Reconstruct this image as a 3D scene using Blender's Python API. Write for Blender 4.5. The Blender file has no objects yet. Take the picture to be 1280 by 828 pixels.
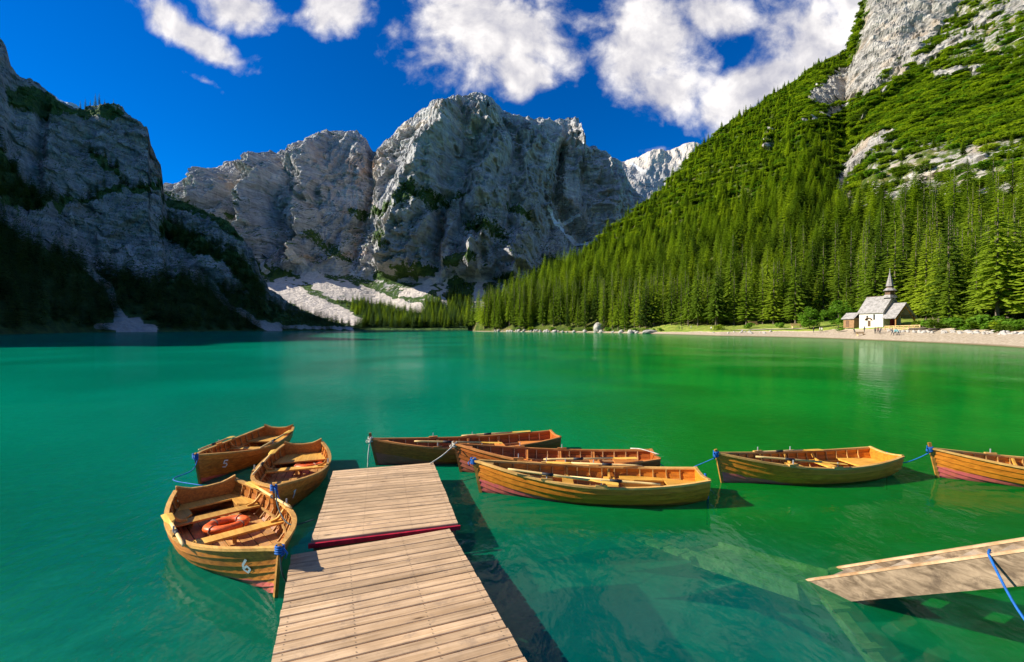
import bpy, bmesh, math, random
import numpy as np
from mathutils import Vector, Matrix
random.seed(7); RNG = np.random.default_rng(11)
SC = bpy.context.scene
COL = SC.collection
R = math.radians

# ------------------------------------------------------------------ camera
F = 569.0            # focal length in pixels of the 1280 wide photograph
CAM_H = 3.05         # metres above the water
HOR = 410.0
cam_d = bpy.data.cameras.new('camera'); cam = bpy.data.objects.new('camera', cam_d); COL.objects.link(cam)
cam_d.sensor_width = 36.0; cam_d.lens = 36.0*F/1280.0
cam_d.clip_start = 0.05; cam_d.clip_end = 20000
cam.location = (0, 0, CAM_H); cam.rotation_euler = (R(90-0.4), 0, 0)
SC.camera = cam

# ------------------------------------------------------------------ light
SUN_EL, SUN_AZ = 31.0, 91.0       # elevation; azimuth to the left of the view direction
sx, sy, sz = -math.sin(R(SUN_AZ))*math.cos(R(SUN_EL)), math.cos(R(SUN_AZ))*math.cos(R(SUN_EL)), math.sin(R(SUN_EL))
SUN = Vector((sx, sy, sz))
ld = bpy.data.lights.new('sun', 'SUN'); ld.energy = 4.8; ld.angle = R(0.5); ld.color = (1.0, 0.94, 0.82)
lo = bpy.data.objects.new('sun', ld); COL.objects.link(lo)
lo.rotation_euler = SUN.to_track_quat('Z', 'Y').to_euler(); lo.location = (-40, 20, 60)

SC.view_settings.view_transform = 'Standard'; SC.view_settings.look = 'None'
SC.view_settings.exposure = 0.85; SC.view_settings.gamma = 1.0; SC.view_settings.use_curve_mapping = False
SC.render.engine = 'CYCLES'
cy = SC.cycles
cy.use_denoising = True; cy.max_bounces = 6; cy.diffuse_bounces = 3; cy.glossy_bounces = 3
cy.transmission_bounces = 3; cy.transparent_max_bounces = 8; cy.caustics_reflective = False; cy.caustics_refractive = False
cy.use_adaptive_sampling = True; cy.adaptive_threshold = 0.012

class NT:
    """small helper for building node trees"""
    def __init__(s, tree):
        s.t = tree; s.t.nodes.clear()
    def n(s, kind, ins=None, **kw):
        nd = s.t.nodes.new(kind)
        for k, v in kw.items(): setattr(nd, k, v)
        for k, v in (ins or {}).items():
            sock = nd.inputs[k]
            if isinstance(v, bpy.types.NodeSocket): s.t.links.new(v, sock)
            else: sock.default_value = v
        return nd
    def math(s, op, a, b=0.0, c=0.0, clamp=False):
        return s.n('ShaderNodeMath', {0: a, 1: b, 2: c}, operation=op, use_clamp=clamp).outputs[0]
    def vmath(s, op, a, b=(0, 0, 0)):
        return s.n('ShaderNodeVectorMath', {0: a, 1: b}, operation=op)
    def noise(s, vec, scale, detail=5, rough=0.55, dist=0.0, lac=2.0):
        return s.n('ShaderNodeTexNoise', {'Vector': vec, 'Scale': scale, 'Detail': detail, 'Roughness': rough, 'Distortion': dist, 'Lacunarity': lac}).outputs[0]
    def rng(s, v, a, b, c=0.0, d=1.0, smooth=True):
        return s.n('ShaderNodeMapRange', {0: v, 1: a, 2: b, 3: c, 4: d}, interpolation_type='SMOOTHSTEP' if smooth else 'LINEAR').outputs[0]
    def mix(s, f, a, b, blend='MIX'):
        nd = s.n('ShaderNodeMix', data_type='RGBA', blend_type=blend)
        for i, v in ((0, f), (6, a), (7, b)):
            if isinstance(v, bpy.types.NodeSocket): s.t.links.new(v, nd.inputs[i])
            else: nd.inputs[i].default_value = (*v, 1.0) if (i > 0 and len(v) == 3) else v
        return nd.outputs[2]
    def ramp(s, f, stops):
        nd = s.n('ShaderNodeValToRGB', {0: f}); e = nd.color_ramp.elements
        while len(e) < len(stops): e.new(0.5)
        for el, (p, c) in zip(e, stops): el.position = p; el.color = (*c, 1)
        return nd.outputs[0]
    def mapping(s, vec, loc=(0, 0, 0), rot=(0, 0, 0), scale=(1, 1, 1), kind='POINT'):
        return s.n('ShaderNodeMapping', {'Vector': vec, 'Location': loc, 'Rotation': rot, 'Scale': scale}, vector_type=kind).outputs[0]
    def link(s, a, b): s.t.links.new(a, b)

# ------------------------------------------------------------------ sky with clouds (all by world direction)
world = bpy.data.worlds.new('World'); SC.world = world; world.use_nodes = True
def build_sky():
    t = NT(world.node_tree)
    sky = t.n('ShaderNodeTexSky', sky_type='NISHITA', sun_disc=False)
    sky.sun_elevation = R(SUN_EL); sky.sun_rotation = R(-SUN_AZ)
    sky.altitude = 1500; sky.air_density = 0.9; sky.dust_density = 0.25; sky.ozone_density = 3.0
    skyc = t.n('ShaderNodeHueSaturation', {'Hue': 0.513, 'Saturation': 1.5, 'Value': 1.0, 'Color': sky.outputs[0]}).outputs[0]
    skyc = t.mix(1.0, skyc, (0.40, 0.88, 0.90), 'MULTIPLY')
    d = t.n('ShaderNodeTexCoord').outputs['Generated']
    s = t.n('ShaderNodeSeparateXYZ', {0: d}); X, Y, Z = s.outputs
    yc = t.math('MAXIMUM', Y, 0.08)
    u = t.math('DIVIDE', X, yc); v = t.math('DIVIDE', Z, yc)
    uv = t.n('ShaderNodeCombineXYZ', {0: u, 1: v, 2: 0.0}).outputs[0]
    warp = t.n('ShaderNodeTexNoise', {'Vector': uv, 'Scale': 4.0, 'Detail': 4.0}).outputs['Color']
    warp = t.vmath('SCALE', t.vmath('SUBTRACT', warp, (0.5, 0.5, 0.5)).outputs[0]); warp.inputs['Scale'].default_value = 0.10
    uvw = t.vmath('ADD', uv, warp.outputs[0]).outputs[0]
    blobs = [(238, 40, 95, 24, 28), (300, 4, 60, 38, 8), (425, 6, 62, 46, -5), (612, 40, 118, 84, 10), (648, 94, 54, 38, 0),
             (806, 45, 72, 88, 15), (838, 112, 60, 50, -20), (940, 110, 110, 38, -24), (1012, 55, 84, 70, -35), (890, 14, 60, 30, 20), (1080, 5, 70, 70, 0),
             (262, 96, 40, 9, 28), (820, 188, 34, 8, -10)]
    cover = None
    for (px, py, rx, ry, rot) in blobs:
        m = t.mapping(uvw, ((px-640)/F, (HOR-py)/F, 0), (0, 0, R(-rot)), (rx/F, ry/F, 1.0), 'TEXTURE')
        ln = t.vmath('LENGTH', m).outputs['Value']
        amp = 0.45 if ry < 12 else 1.0
        c = t.math('MULTIPLY', t.math('SUBTRACT', 1.0, ln), amp)
        if amp < 1: c = t.math('SUBTRACT', c, 0.22)
        cover = c if cover is None else t.math('MAXIMUM', cover, c)
    # the rest of the dome: the same broken cumulus, laid out by a low noise
    dome = t.n('ShaderNodeCombineXYZ', {0: t.math('DIVIDE', X, t.math('ADD', t.math('MAXIMUM', Z, 0.0), 0.25)), 1: t.math('DIVIDE', Y, t.math('ADD', t.math('MAXIMUM', Z, 0.0), 0.25)), 2: 3.3}).outputs[0]
    gen = t.math('MULTIPLY', t.math('SUBTRACT', t.noise(dome, 1.1, 2), 0.56), 4.0)
    front = t.rng(Y, 0.25, 0.5)
    cover = t.n('ShaderNodeMix', {0: front, 2: gen, 3: t.math('MAXIMUM', cover, -1.0)}, data_type='FLOAT').outputs[0]
    det = t.noise(dome, 3.4, 9, 0.60, 0.0)
    det2 = t.noise(uvw, 7.5, 10, 0.60, 0.0)
    puff = t.n('ShaderNodeTexVoronoi', {'Vector': t.vmath('ADD', uv, t.vmath('SCALE', warp.outputs[0]).outputs[0]).outputs[0], 'Scale': 17.0, 'Detail': 1.0, 'Roughness': 0.6, 'Randomness': 1.0}, feature='F1').outputs['Distance']
    puff = t.math('SUBTRACT', 0.55, puff)
    fb = t.math('ADD', t.math('ADD', t.math('MULTIPLY', det, 0.30), t.math('MULTIPLY', det2, 0.70)), t.math('MULTIPLY', puff, 0.07))
    dens = t.math('ADD', cover, t.math('MULTIPLY', t.math('SUBTRACT', fb, 0.5), 2.6))
    alpha = t.rng(dens, -0.14, 0.50)
    alpha = t.math('MULTIPLY', alpha, t.rng(Z, 0.0, 0.12))
    # thicker parts and the side turned from the sun are greyer
    offs = t.vmath('ADD', uvw, (-0.03, 0.03, 0.0)).outputs[0]
    det3 = t.noise(offs, 7.0, 5, 0.55, 0.0)
    lit = t.math('ADD', 0.56, t.math('ADD', t.math('MULTIPLY', t.math('SUBTRACT', det2, det3), 2.2), t.math('MULTIPLY', puff, 0.12)))
    lit = t.math('SUBTRACT', lit, t.math('MULTIPLY', t.rng(dens, 0.3, 1.4), 0.12), clamp=True)
    ccol = t.ramp(lit, [(0.15, (3.0, 3.0, 3.5)), (0.50, (4.7, 4.55, 4.65)), (0.80, (6.3, 6.05, 5.9))])
    col = t.mix(t.math('MULTIPLY', alpha, 0.96), skyc, ccol)
    bg = t.n('ShaderNodeBackground', {'Color': col, 'Strength': 0.10})
    out = t.n('ShaderNodeOutputWorld'); t.link(bg.outputs[0], out.inputs[0])
build_sky()

# ------------------------------------------------------------------ helpers
def ray(px, py, Y): return np.array([(px-640)/F*Y, Y, CAM_H+(HOR-py)/F*Y])
def gnd(px, py, z=0.0):
    Y = (CAM_H-z)*F/(py-HOR); return Vector(((px-640)/F*Y, Y, z))
def tag(o, label=None, cat=None, group=None, kind=None):
    for k, v in (('label', label), ('category', cat), ('group', group), ('kind', kind)):
        if v: o[k] = v
    return o
def empty(name, loc=(0, 0, 0), rz=0.0):
    o = bpy.data.objects.new(name, None); COL.objects.link(o); o.location = loc; o.rotation_euler = (0, 0, rz); o.empty_display_size = 0.2
    return o
def obj(name, me, m=None, parent=None, loc=None, rot=None):
    o = bpy.data.objects.new(name, me); COL.objects.link(o)
    if m is not None and not me.materials: me.materials.append(m)
    if parent: o.parent = parent
    if loc is not None: o.location = loc
    if rot is not None: o.rotation_euler = rot
    return o
class MB:
    """collects vertices and faces for one mesh"""
    def __init__(s): s.v = []; s.f = []
    def add(s, vs, fs):
        k = len(s.v); s.v += [tuple(p) for p in vs]; s.f += [tuple(i+k for i in f) for f in fs]; return s
    def box(s, c, d, rz=0.0, M=None):
        x, y, z = d[0]/2, d[1]/2, d[2]/2
        vs = [Vector((i*x, j*y, k*z)) for i in (-1, 1) for j in (-1, 1) for k in (-1, 1)]
        Q = (M or Matrix.Rotation(rz, 3, 'Z'))
        vs = [Q @ p + Vector(c) for p in vs]
        return s.add(vs, [(0, 1, 3, 2), (4, 6, 7, 5), (0, 4, 5, 1), (2, 3, 7, 6), (0, 2, 6, 4), (1, 5, 7, 3)])
    def bar(s, a, b, w, h, up=(0, 0, 1)):
        a, b = Vector(a), Vector(b); d = (b-a); L = d.length; d.normalize()
        sd = d.cross(Vector(up)).normalized(); u = sd.cross(d)
        M = Matrix((d, sd, u)).transposed()
        return s.box((a+b)/2, (L, w, h), M=M)
    def sweep(s, pts, prof, ups=None, cap=True):
        """prof: list of (side, up) offsets, ups: per-point up vector"""
        pts = [Vector(p) for p in pts]; n = len(prof); vs = []; fs = []
        for i, p in enumerate(pts):
            d = (pts[min(i+1, len(pts)-1)]-pts[max(i-1, 0)]).normalized()
            up = Vector(ups[i]) if ups else Vector((0, 0, 1))
            if abs(d.dot(up)) > 0.98: up = Vector((1, 0, 0))
            sd = d.cross(up).normalized(); u = sd.cross(d)
            vs += [p+sd*a+u*b for a, b in prof]
        for i in range(len(pts)-1):
            for j in range(n):
                fs.append((i*n+j, i*n+(j+1) % n, (i+1)*n+(j+1) % n, (i+1)*n+j))
        if cap: fs += [tuple(range(n))[::-1], tuple(range((len(pts)-1)*n, len(pts)*n))]
        return s.add(vs, fs)
    def tube(s, pts, r, n=6, cap=True):
        rr = r if callable(r) else (lambda k: r)
        pts = [Vector(p) for p in pts]; vs = []; fs = []
        for i, p in enumerate(pts):
            d = (pts[min(i+1, len(pts)-1)]-pts[max(i-1, 0)]).normalized()
            up = Vector((0, 0, 1)) if abs(d.z) < 0.9 else Vector((1, 0, 0))
            sd = d.cross(up).normalized(); u = sd.cross(d); q = rr(i/max(1, len(pts)-1))
            vs += [p+sd*math.cos(2*math.pi*j/n)*q+u*math.sin(2*math.pi*j/n)*q for j in range(n)]
        for i in range(len(pts)-1):
            for j in range(n): fs.append((i*n+j, i*n+(j+1) % n, (i+1)*n+(j+1) % n, (i+1)*n+j))
        if cap: fs += [tuple(range(n))[::-1], tuple(range((len(pts)-1)*n, len(pts)*n))]
        return s.add(vs, fs)
    def mesh(s, name, smooth=False):
        me = bpy.data.meshes.new(name); me.from_pydata(s.v, [], s.f); me.update()
        bm = bmesh.new(); bm.from_mesh(me); bmesh.ops.recalc_face_normals(bm, faces=bm.faces); bm.to_mesh(me); bm.free()
        if smooth: me.polygons.foreach_set('use_smooth', [True]*len(me.polygons))
        return me
    def build(s, name, m, parent=None, loc=None, rot=None, smooth=False):
        return obj(name, s.mesh(name, smooth), m, parent, loc, rot)
def spline(pts, n):
    pts = [Vector(p) for p in pts]; out = []
    P = [pts[0]*2-pts[1]]+pts+[pts[-1]*2-pts[-2]]
    for i in range(1, len(P)-2):
        for k in range(n):
            t = k/n; a, b, c, d = P[i-1], P[i], P[i+1], P[i+2]
            out.append(0.5*((2*b)+(c-a)*t+(2*a-5*b+4*c-d)*t*t+(3*b-a-3*c+d)*t**3))
    return out+[pts[-1]]

# numpy gradient noise
def _h(ix, iy, iz):
    n = (ix.astype(np.int64)*374761393+iy.astype(np.int64)*668265263+iz.astype(np.int64)*2147483647) & 0xFFFFFFFF
    n = ((n ^ (n >> 13))*1274126177) & 0xFFFFFFFF
    return n ^ (n >> 16)
def pnoise(p):
    i = np.floor(p).astype(np.int64); f = p-i; w = f*f*f*(f*(f*6-15)+10)
    def g(dx, dy, dz):
        h = _h(i[..., 0]+dx, i[..., 1]+dy, i[..., 2]+dz)
        gx = ((h & 255)/127.5-1); gy = (((h >> 8) & 255)/127.5-1); gz = (((h >> 16) & 255)/127.5-1)
        return gx*(f[..., 0]-dx)+gy*(f[..., 1]-dy)+gz*(f[..., 2]-dz)
    L = lambda a, b, t: a+(b-a)*t
    x, y, z = w[..., 0], w[..., 1], w[..., 2]
    return L(L(L(g(0, 0, 0), g(1, 0, 0), x), L(g(0, 1, 0), g(1, 1, 0), x), y), L(L(g(0, 0, 1), g(1, 0, 1), x), L(g(0, 1, 1), g(1, 1, 1), x), y), z)
def fbm(p, o=4, rough=0.5):
    s = 0; a = 1; q = p
    for k in range(o): s = s+a*pnoise(q); q = q*2.03+17.3; a *= rough
    return s
def ridged(p, o=4, rough=0.5):
    s = 0; a = 1; q = p
    for k in range(o): s = s+a*(0.5-np.abs(pnoise(q))*1.6); q = q*2.07+9.1; a *= rough
    return s
def sstep(a, b, x):
    t = np.clip((x-a)/(b-a), 0, 1); return t*t*(3-2*t)
def stroke(px, py, pts, soft=0.5):
    """1 inside a polyline of given half widths (x, y, w), falling to 0 at its edge"""
    best = np.zeros_like(px)
    for (x0, y0, w0), (x1, y1, w1) in zip(pts[:-1], pts[1:]):
        dx, dy = x1-x0, y1-y0; L2 = dx*dx+dy*dy+1e-6
        t = np.clip(((px-x0)*dx+(py-y0)*dy)/L2, 0, 1)
        d = np.hypot(px-(x0+t*dx), py-(y0+t*dy))/(w0+(w1-w0)*t)
        best = np.maximum(best, 1-sstep(soft, 1.0, d))
    return best

def crest(px, py, pts):
    """like stroke, but a sharp ridge: falls off in straight lines"""
    best = np.zeros_like(px)
    for (x0, y0, w0), (x1, y1, w1) in zip(pts[:-1], pts[1:]):
        dx, dy = x1-x0, y1-y0; t = np.clip(((px-x0)*dx+(py-y0)*dy)/(dx*dx+dy*dy+1e-6), 0, 1)
        best = np.maximum(best, np.clip(1-np.hypot(px-(x0+t*dx), (py-(y0+t*dy))*0.6)/(w0+(w1-w0)*t), 0, 1))
    return best

# ------------------------------------------------------------------ terrain materials
def new_mat(name):
    m = bpy.data.materials.new(name); m.use_nodes = True; return m, NT(m.node_tree)
def finish(m, t, shader, disp=None):
    o = t.n('ShaderNodeOutputMaterial'); t.link(shader, o.inputs[0])
    return m
def bsdf(t, color, rough=0.8, normal=None, **kw):
    ins = {'Base Color': color if isinstance(color, bpy.types.NodeSocket) else (*color, 1), 'Roughness': rough}
    if normal is not None: ins['Normal'] = normal
    ins.update(kw)
    return t.n('ShaderNodeBsdfPrincipled', ins).outputs[0]

def rock_material(name, S, light, dark, ochre, green, green2, scree_and_lit, tilt=0.15):
    """S: size in metres of the main rock features"""
    m, t = new_mat(name)
    P = t.n('ShaderNodeNewGeometry'); pos = P.outputs['Position']; nz = t.n('ShaderNodeSeparateXYZ', {0: P.outputs['True Normal']}).outputs[2]
    att = lambda k: t.n('ShaderNodeAttribute', attribute_name=k).outputs['Fac']
    veg, scr, snow, och = att('veg'), att('scree_and_lit'), att('snow'), att('ochre')
    n1 = t.noise(pos, 1.0/S, 8, 0.62, 0.4)
    st = t.mapping(pos, (0, 0, 0), (R(12), R(-10), 0), (0.35/S, 0.35/S, 2.6/S))
    n2 = t.noise(st, 1.0, 7, 0.65, 0.8)
    ve = t.mapping(pos, (0, 0, 0), (0, R(18), 0), (2.2/S, 2.2/S, 0.28/S))
    n3 = t.noise(ve, 1.0, 6, 0.6, 0.5)
    st2 = t.mapping(pos, (0, 0, 0), (R(8), R(-13), 0), (0.5/S, 0.5/S, 9.0/S)); n4 = t.noise(st2, 1.0, 5, 0.6, 0.3)
    cv = t.mapping(t.vmath('ADD', pos, t.vmath('MULTIPLY', t.n('ShaderNodeTexNoise', {'Vector': pos, 'Scale': 1.2/S, 'Detail': 4.0}).outputs['Color'], (0.5*S, 0.5*S, 0.5*S)).outputs[0]).outputs[0], (0, 0, 0), (0, R(15), 0), (1.1/S, 1.1/S, 0.6/S))
    crack = t.n('ShaderNodeTexVoronoi', {'Vector': cv, 'Scale': 1.3, 'Detail': 3.0, 'Roughness': 0.7}, feature='F1').outputs['Distance']
    n5 = t.noise(pos, 0.16/S, 4, 0.55, 0.5)
    f = t.math('ADD', t.math('MULTIPLY', n1, 0.16), t.math('ADD', t.math('MULTIPLY', n2, 0.26), t.math('ADD', t.math('MULTIPLY', n3, 0.20), t.math('ADD', t.math('MULTIPLY', n4, 0.20), t.math('MULTIPLY', n5, 0.18)))))
    rock = t.ramp(f, [(0.37, dark), (0.5, tuple(0.5*(a+b) for a, b in zip(dark, light))), (0.61, light)])
    oc = t.math('MULTIPLY', t.rng(t.noise(pos, 0.45/S, 5), 0.56, 0.72), 0.55)
    rock = t.mix(t.math('MAXIMUM', oc, t.math('MULTIPLY', och, t.rng(n1, 0.35, 0.6))), rock, ochre)
    gcol = t.mix(t.rng(t.noise(pos, 2.2/S, 6, 0.65), 0.38, 0.62), green, green2)
    # plants take hold on ledges and gentle ground
    ledge = t.math('MULTIPLY', t.rng(nz, 0.62, 0.85), att('ledge'))
    vv = t.math('MAXIMUM', veg, ledge)
    vmask = t.rng(t.math('ADD', vv, t.math('MULTIPLY', t.math('SUBTRACT', t.noise(pos, 4.0/S, 7, 0.75), 0.5), 2.4)), 0.44, 0.56)
    vmask = t.math('MULTIPLY', vmask, t.rng(vv, 0.02, 0.12))
    sc = t.mix(t.rng(t.noise(pos, 4.0/S, 6, 0.7), 0.35, 0.65), scree_and_lit, tuple(c*0.74 for c in scree_and_lit))
    base = t.mix(vmask, rock, gcol)
    smask = t.rng(t.math('ADD', scr, t.math('MULTIPLY', t.math('SUBTRACT', t.noise(pos, 2.0/S, 6, 0.65), 0.5), 0.55)), 0.36, 0.52)
    base = t.mix(t.math('MULTIPLY', smask, t.rng(scr, 0.02, 0.1)), base, sc)
    base = t.mix(t.rng(snow, 0.4, 0.55), base, (0.82, 0.84, 0.88))
    h = t.math('ADD', t.math('MULTIPLY', n2, 0.5), t.math('ADD', t.math('MULTIPLY', n1, 0.5), t.math('MULTIPLY', t.noise(pos, 6.0/S, 6, 0.7), 0.25)))
    h = t.math('ADD', h, t.math('ADD', t.math('MULTIPLY', crack, -0.30), t.math('MULTIPLY', n4, 0.55)))
    bmp = t.n('ShaderNodeBump', {'Strength': 0.75, 'Distance': S*0.34, 'Height': h}).outputs[0]
    return finish(m, t, bsdf(t, base, 0.95, bmp, **{'Specular IOR Level': 0.1}))

def terrain(name, px, ctrl, rows, displace, masks, m, wobble=0.0):
    """px: columns; ctrl: list of (Y array, z array) from the near edge to the back; returns final grid"""
    nc = len(px); Yg = []; Zg = []
    for k in range(len(ctrl)-1):
        (Ya, Za), (Yb, Zb) = ctrl[k], ctrl[k+1]
        t = np.linspace(0, 1, rows[k], endpoint=(k == len(ctrl)-2))[:, None]
        Yg.append(Ya+(Yb-Ya)*t); Zg.append(Za+(Zb-Za)*t)
    Yg = np.concatenate(Yg); Zg = np.concatenate(Zg)
    for _ in range(3):                                       # round the folds of the profile
        for A in (Yg, Zg):
            A[1:-1] = (A[:-2]+2*A[1:-1]+A[2:])/4
    nr = Yg.shape[0]
    X = (px[None, :]-640)/F*Yg
    P = np.stack([X, Yg, Zg], -1)
    PX = np.broadcast_to(px[None, :], Yg.shape).copy(); PY = HOR-(Zg-CAM_H)/Yg*F
    row = np.broadcast_to(np.arange(nr)[:, None], Yg.shape)
    P = displace(P, PX, PY, row)
    me = bpy.data.meshes.new(name)
    v = P.reshape(-1, 3).astype(np.float32)
    i = (np.arange(nr-1)[:, None]*nc+np.arange(nc-1)[None, :]).ravel()
    q = np.stack([i, i+1, i+nc+1, i+nc], 1).astype(np.int32)
    me.vertices.add(len(v)); me.vertices.foreach_set('co', v.ravel())
    me.loops.add(q.size); me.loops.foreach_set('vertex_index', q.ravel())
    me.polygons.add(len(q)); me.polygons.foreach_set('loop_start', np.arange(0, q.size, 4, dtype=np.int32))
    me.update(calc_edges=True)
    mk = masks(P, PX, PY)
    for k in ('veg', 'scree_and_lit', 'snow', 'ochre', 'ledge', 'beach', 'grass'):
        a = me.attributes.new(k, 'FLOAT', 'POINT'); d = mk.get(k, 0.0)
        a.data.foreach_set('value', (np.zeros(Yg.shape)+d).astype(np.float32).ravel())
    me.polygons.foreach_set('use_smooth', np.zeros(len(q), dtype=bool))
    o = obj(name, me, m); tag(o, kind='structure')
    return o, P, mk

def at(keys, vals, px): return np.interp(px, keys, vals)
def zz(py, Y): return CAM_H+(HOR-py)/F*Y

# ------------------------------------------------------------------ central rocky massif
M_ROCK = rock_material('dolomite rock', 26.0, (0.64, 0.61, 0.575), (0.12, 0.125, 0.145), (0.46, 0.30, 0.20), (0.035, 0.070, 0.022), (0.075, 0.125, 0.030), (0.68, 0.60, 0.52))
def central():
    px = np.arange(140, 930, 1.15)
    K = [140, 212, 300, 335, 400, 450, 466, 480, 505, 540, 600, 660, 725, 790, 930]
    cr = [(140, 300), (205, 256), (212, 244), (216, 234), (245, 229), (262, 221), (290, 206), (330, 195), (360, 189), (385, 178), (402, 167), (430, 164), (450, 167), (462, 180), (468, 191),
          (478, 184), (490, 174), (508, 155), (525, 139), (550, 130), (590, 124), (612, 125), (622, 131), (634, 142), (650, 150), (664, 153), (672, 150), (721, 150), (725, 178), (740, 187), (758, 195), (772, 205), (786, 228), (800, 250), (850, 290), (930, 340)]
    cx, cyv = zip(*cr)
    Yc = at(K, [1200, 1200, 1250, 1270, 1310, 1340, 1348, 1330, 1260, 1220, 1280, 1400, 1530, 1600, 1650], px)
    N1 = lambda f, o: pnoise(np.stack([px*f+o, px*0+0.37, px*0+0.61], -1))
    pyc = at(cx, cyv, px)+4.5*np.abs(N1(0.05, 3))+4.0*N1(0.12, 9)+2.5*N1(0.31, 1)
    Zc = zz(pyc, Yc)
    Y2 = at(K, [700, 700, 715, 720, 770, 800, 815, 820, 800, 780, 780, 790, 800, 800, 820], px); p2 = at([140, 212, 330, 400, 450, 470, 500, 790, 930], [396, 393, 382, 378, 381, 385, 386, 386, 390], px)
    Y3 = at([140, 212, 300, 335, 385, 430, 446, 462, 500, 540, 600, 660, 725, 790, 930], [880, 880, 870, 880, 920, 940, 945, 938, 908, 885, 935, 1010, 1110, 1180, 1200], px); p3 = at([140, 212, 330, 400, 450, 470, 500, 560, 620, 680, 725, 790, 930], [362, 356, 348, 342, 346, 352, 354, 356, 353, 354, 356, 360, 375], px)
    Y4 = at([140, 212, 300, 335, 390, 438, 454, 475, 520, 550, 600, 660, 725, 790, 930], [1000, 1000, 990, 1000, 1055, 1085, 1090, 1070, 1000, 975, 1050, 1180, 1330, 1420, 1450], px); p4 = at([140, 212, 330, 400, 450, 470, 500, 560, 620, 680, 725, 790, 930], [312, 302, 290, 285, 290, 300, 285, 272, 275, 285, 300, 312, 360], px)
    Y5 = at([140, 212, 300, 335, 395, 446, 462, 485, 530, 560, 600, 660, 725, 790, 930], [1100, 1100, 1120, 1130, 1185, 1215, 1225, 1195, 1105, 1075, 1150, 1300, 1450, 1520, 1560], px); p5 = p4+(pyc-p4)*0.6
    ctrl = [(px*0+590, px*0-8), (px*0+612, px*0+1.0), (Y2, zz(p2, Y2)), (Y3, zz(p3, Y3)), (Y4, zz(p4, Y4)), (Y5, zz(p5, Y5)), (Yc, Zc), (Yc+160, Zc*0.75), (Yc+700, px*0-10)]
    rows = [5, 40, 45, 80, 95, 80, 12, 6]
    def disp(P, PX, PY, row):
        amp = sstep(30, 110, row)*(1-0.35*sstep(310, 345, row))*(1-0.92*sstep(330, 354, PY)*sstep(640, 610, PX))
        X, Y, Z = P[..., 0].copy(), P[..., 1].copy(), P[..., 2].copy()
        wv = 30*fbm(P/120.0, 3)
        big = ridged(np.stack([X+Z*0.35+wv, Y*0.2, Z*0.25], -1)/150.0, 3, 0.5)
        med = ridged(np.stack([X-Z*0.25+wv, Y*0.2, Z*0.14], -1)/48.0+5, 4, 0.55)
        crag = ridged(np.stack([X+Z*0.15, Y*0.3, Z*0.45], -1)/19.0+5, 5, 0.65)
        fine = fbm(np.stack([X, Y*0.5, Z*1.7], -1)/9.0, 3, 0.6)
        tz = Z+X*0.22+wv*0.16; tz = tz+14*pnoise(np.stack([tz/55.0, X/400.0, X*0], -1)); sa = np.clip(0.5+1.3*fbm(P/140.0+6, 2), 0.05, 1.3)
        f1 = (tz/34.0) % 1; strat = sstep(0.0, 0.75, f1)-sstep(0.85, 1.0, f1)
        f2 = (tz/11.0) % 1; strat2 = sstep(0.0, 0.7, f2)-sstep(0.8, 1.0, f2)
        dY = -(big*28+med*27+crag*7+fine*1.5-((strat-0.5)*13+(strat2-0.5)*4.5)*sa)*amp
        wx, wy = PX+18*fbm(P/80.0+8, 4, 0.6), PY+12*fbm(P/60.0+1, 4, 0.6)
        for pts, dep in (([(592, 120, 22), (566, 165, 26), (530, 225, 32), (505, 300, 30), (490, 345, 24)], 70), ([(604, 150, 18), (618, 205, 26), (606, 275, 30), (590, 345, 26)], 62), ([(648, 150, 16), (660, 205, 24), (652, 275, 30), (640, 345, 28)], 60), ([(722, 165, 12), (744, 215, 26), (760, 270, 26)], 55),
                         ([(400, 166, 18), (388, 215, 26), (390, 270, 24), (380, 320, 18)], 38), ([(330, 193, 18), (338, 235, 26), (330, 290, 26), (318, 335, 20)], 55), ([(272, 214, 16), (282, 250, 26), (262, 300, 26)], 50), ([(505, 160, 12), (488, 205, 16), (480, 260, 18)], 35),
                         ([(560, 275, 12), (566, 345, 18)], 25), ([(540, 280, 10), (520, 345, 16)], 25), ([(680, 200, 12), (690, 260, 16)], 30)):
            dY -= 1.75*dep*crest(wx, wy, pts)*amp*(1-0.7*sstep(285, 345, row))
        # couloir between the two peaks and ravines on the main face
        for pts, dep in (([(468, 190, 8), (466, 240, 12), (450, 300, 14), (442, 340, 18)], 22), ([(700, 190, 8), (690, 250, 14), (720, 300, 24)], 75), ([(560, 250, 8), (548, 300, 10), (545, 350, 14)], 30), ([(602, 270, 8), (600, 340, 10)], 25)):
            dY += dep*stroke(PX+4*fine, PY, pts, 0.0)*amp
        P[..., 1] += dY
        P[..., 0] += med*7*amp
        P[..., 2] += (fbm(P/40.0+3, 5, 0.55)*9+crag*2)*amp*(0.35+0.65*(1-sstep(330, 345, row)))+sstep(18, 40, row)*fbm(P/45.0, 2)*2*(1-amp)
        return P
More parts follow.
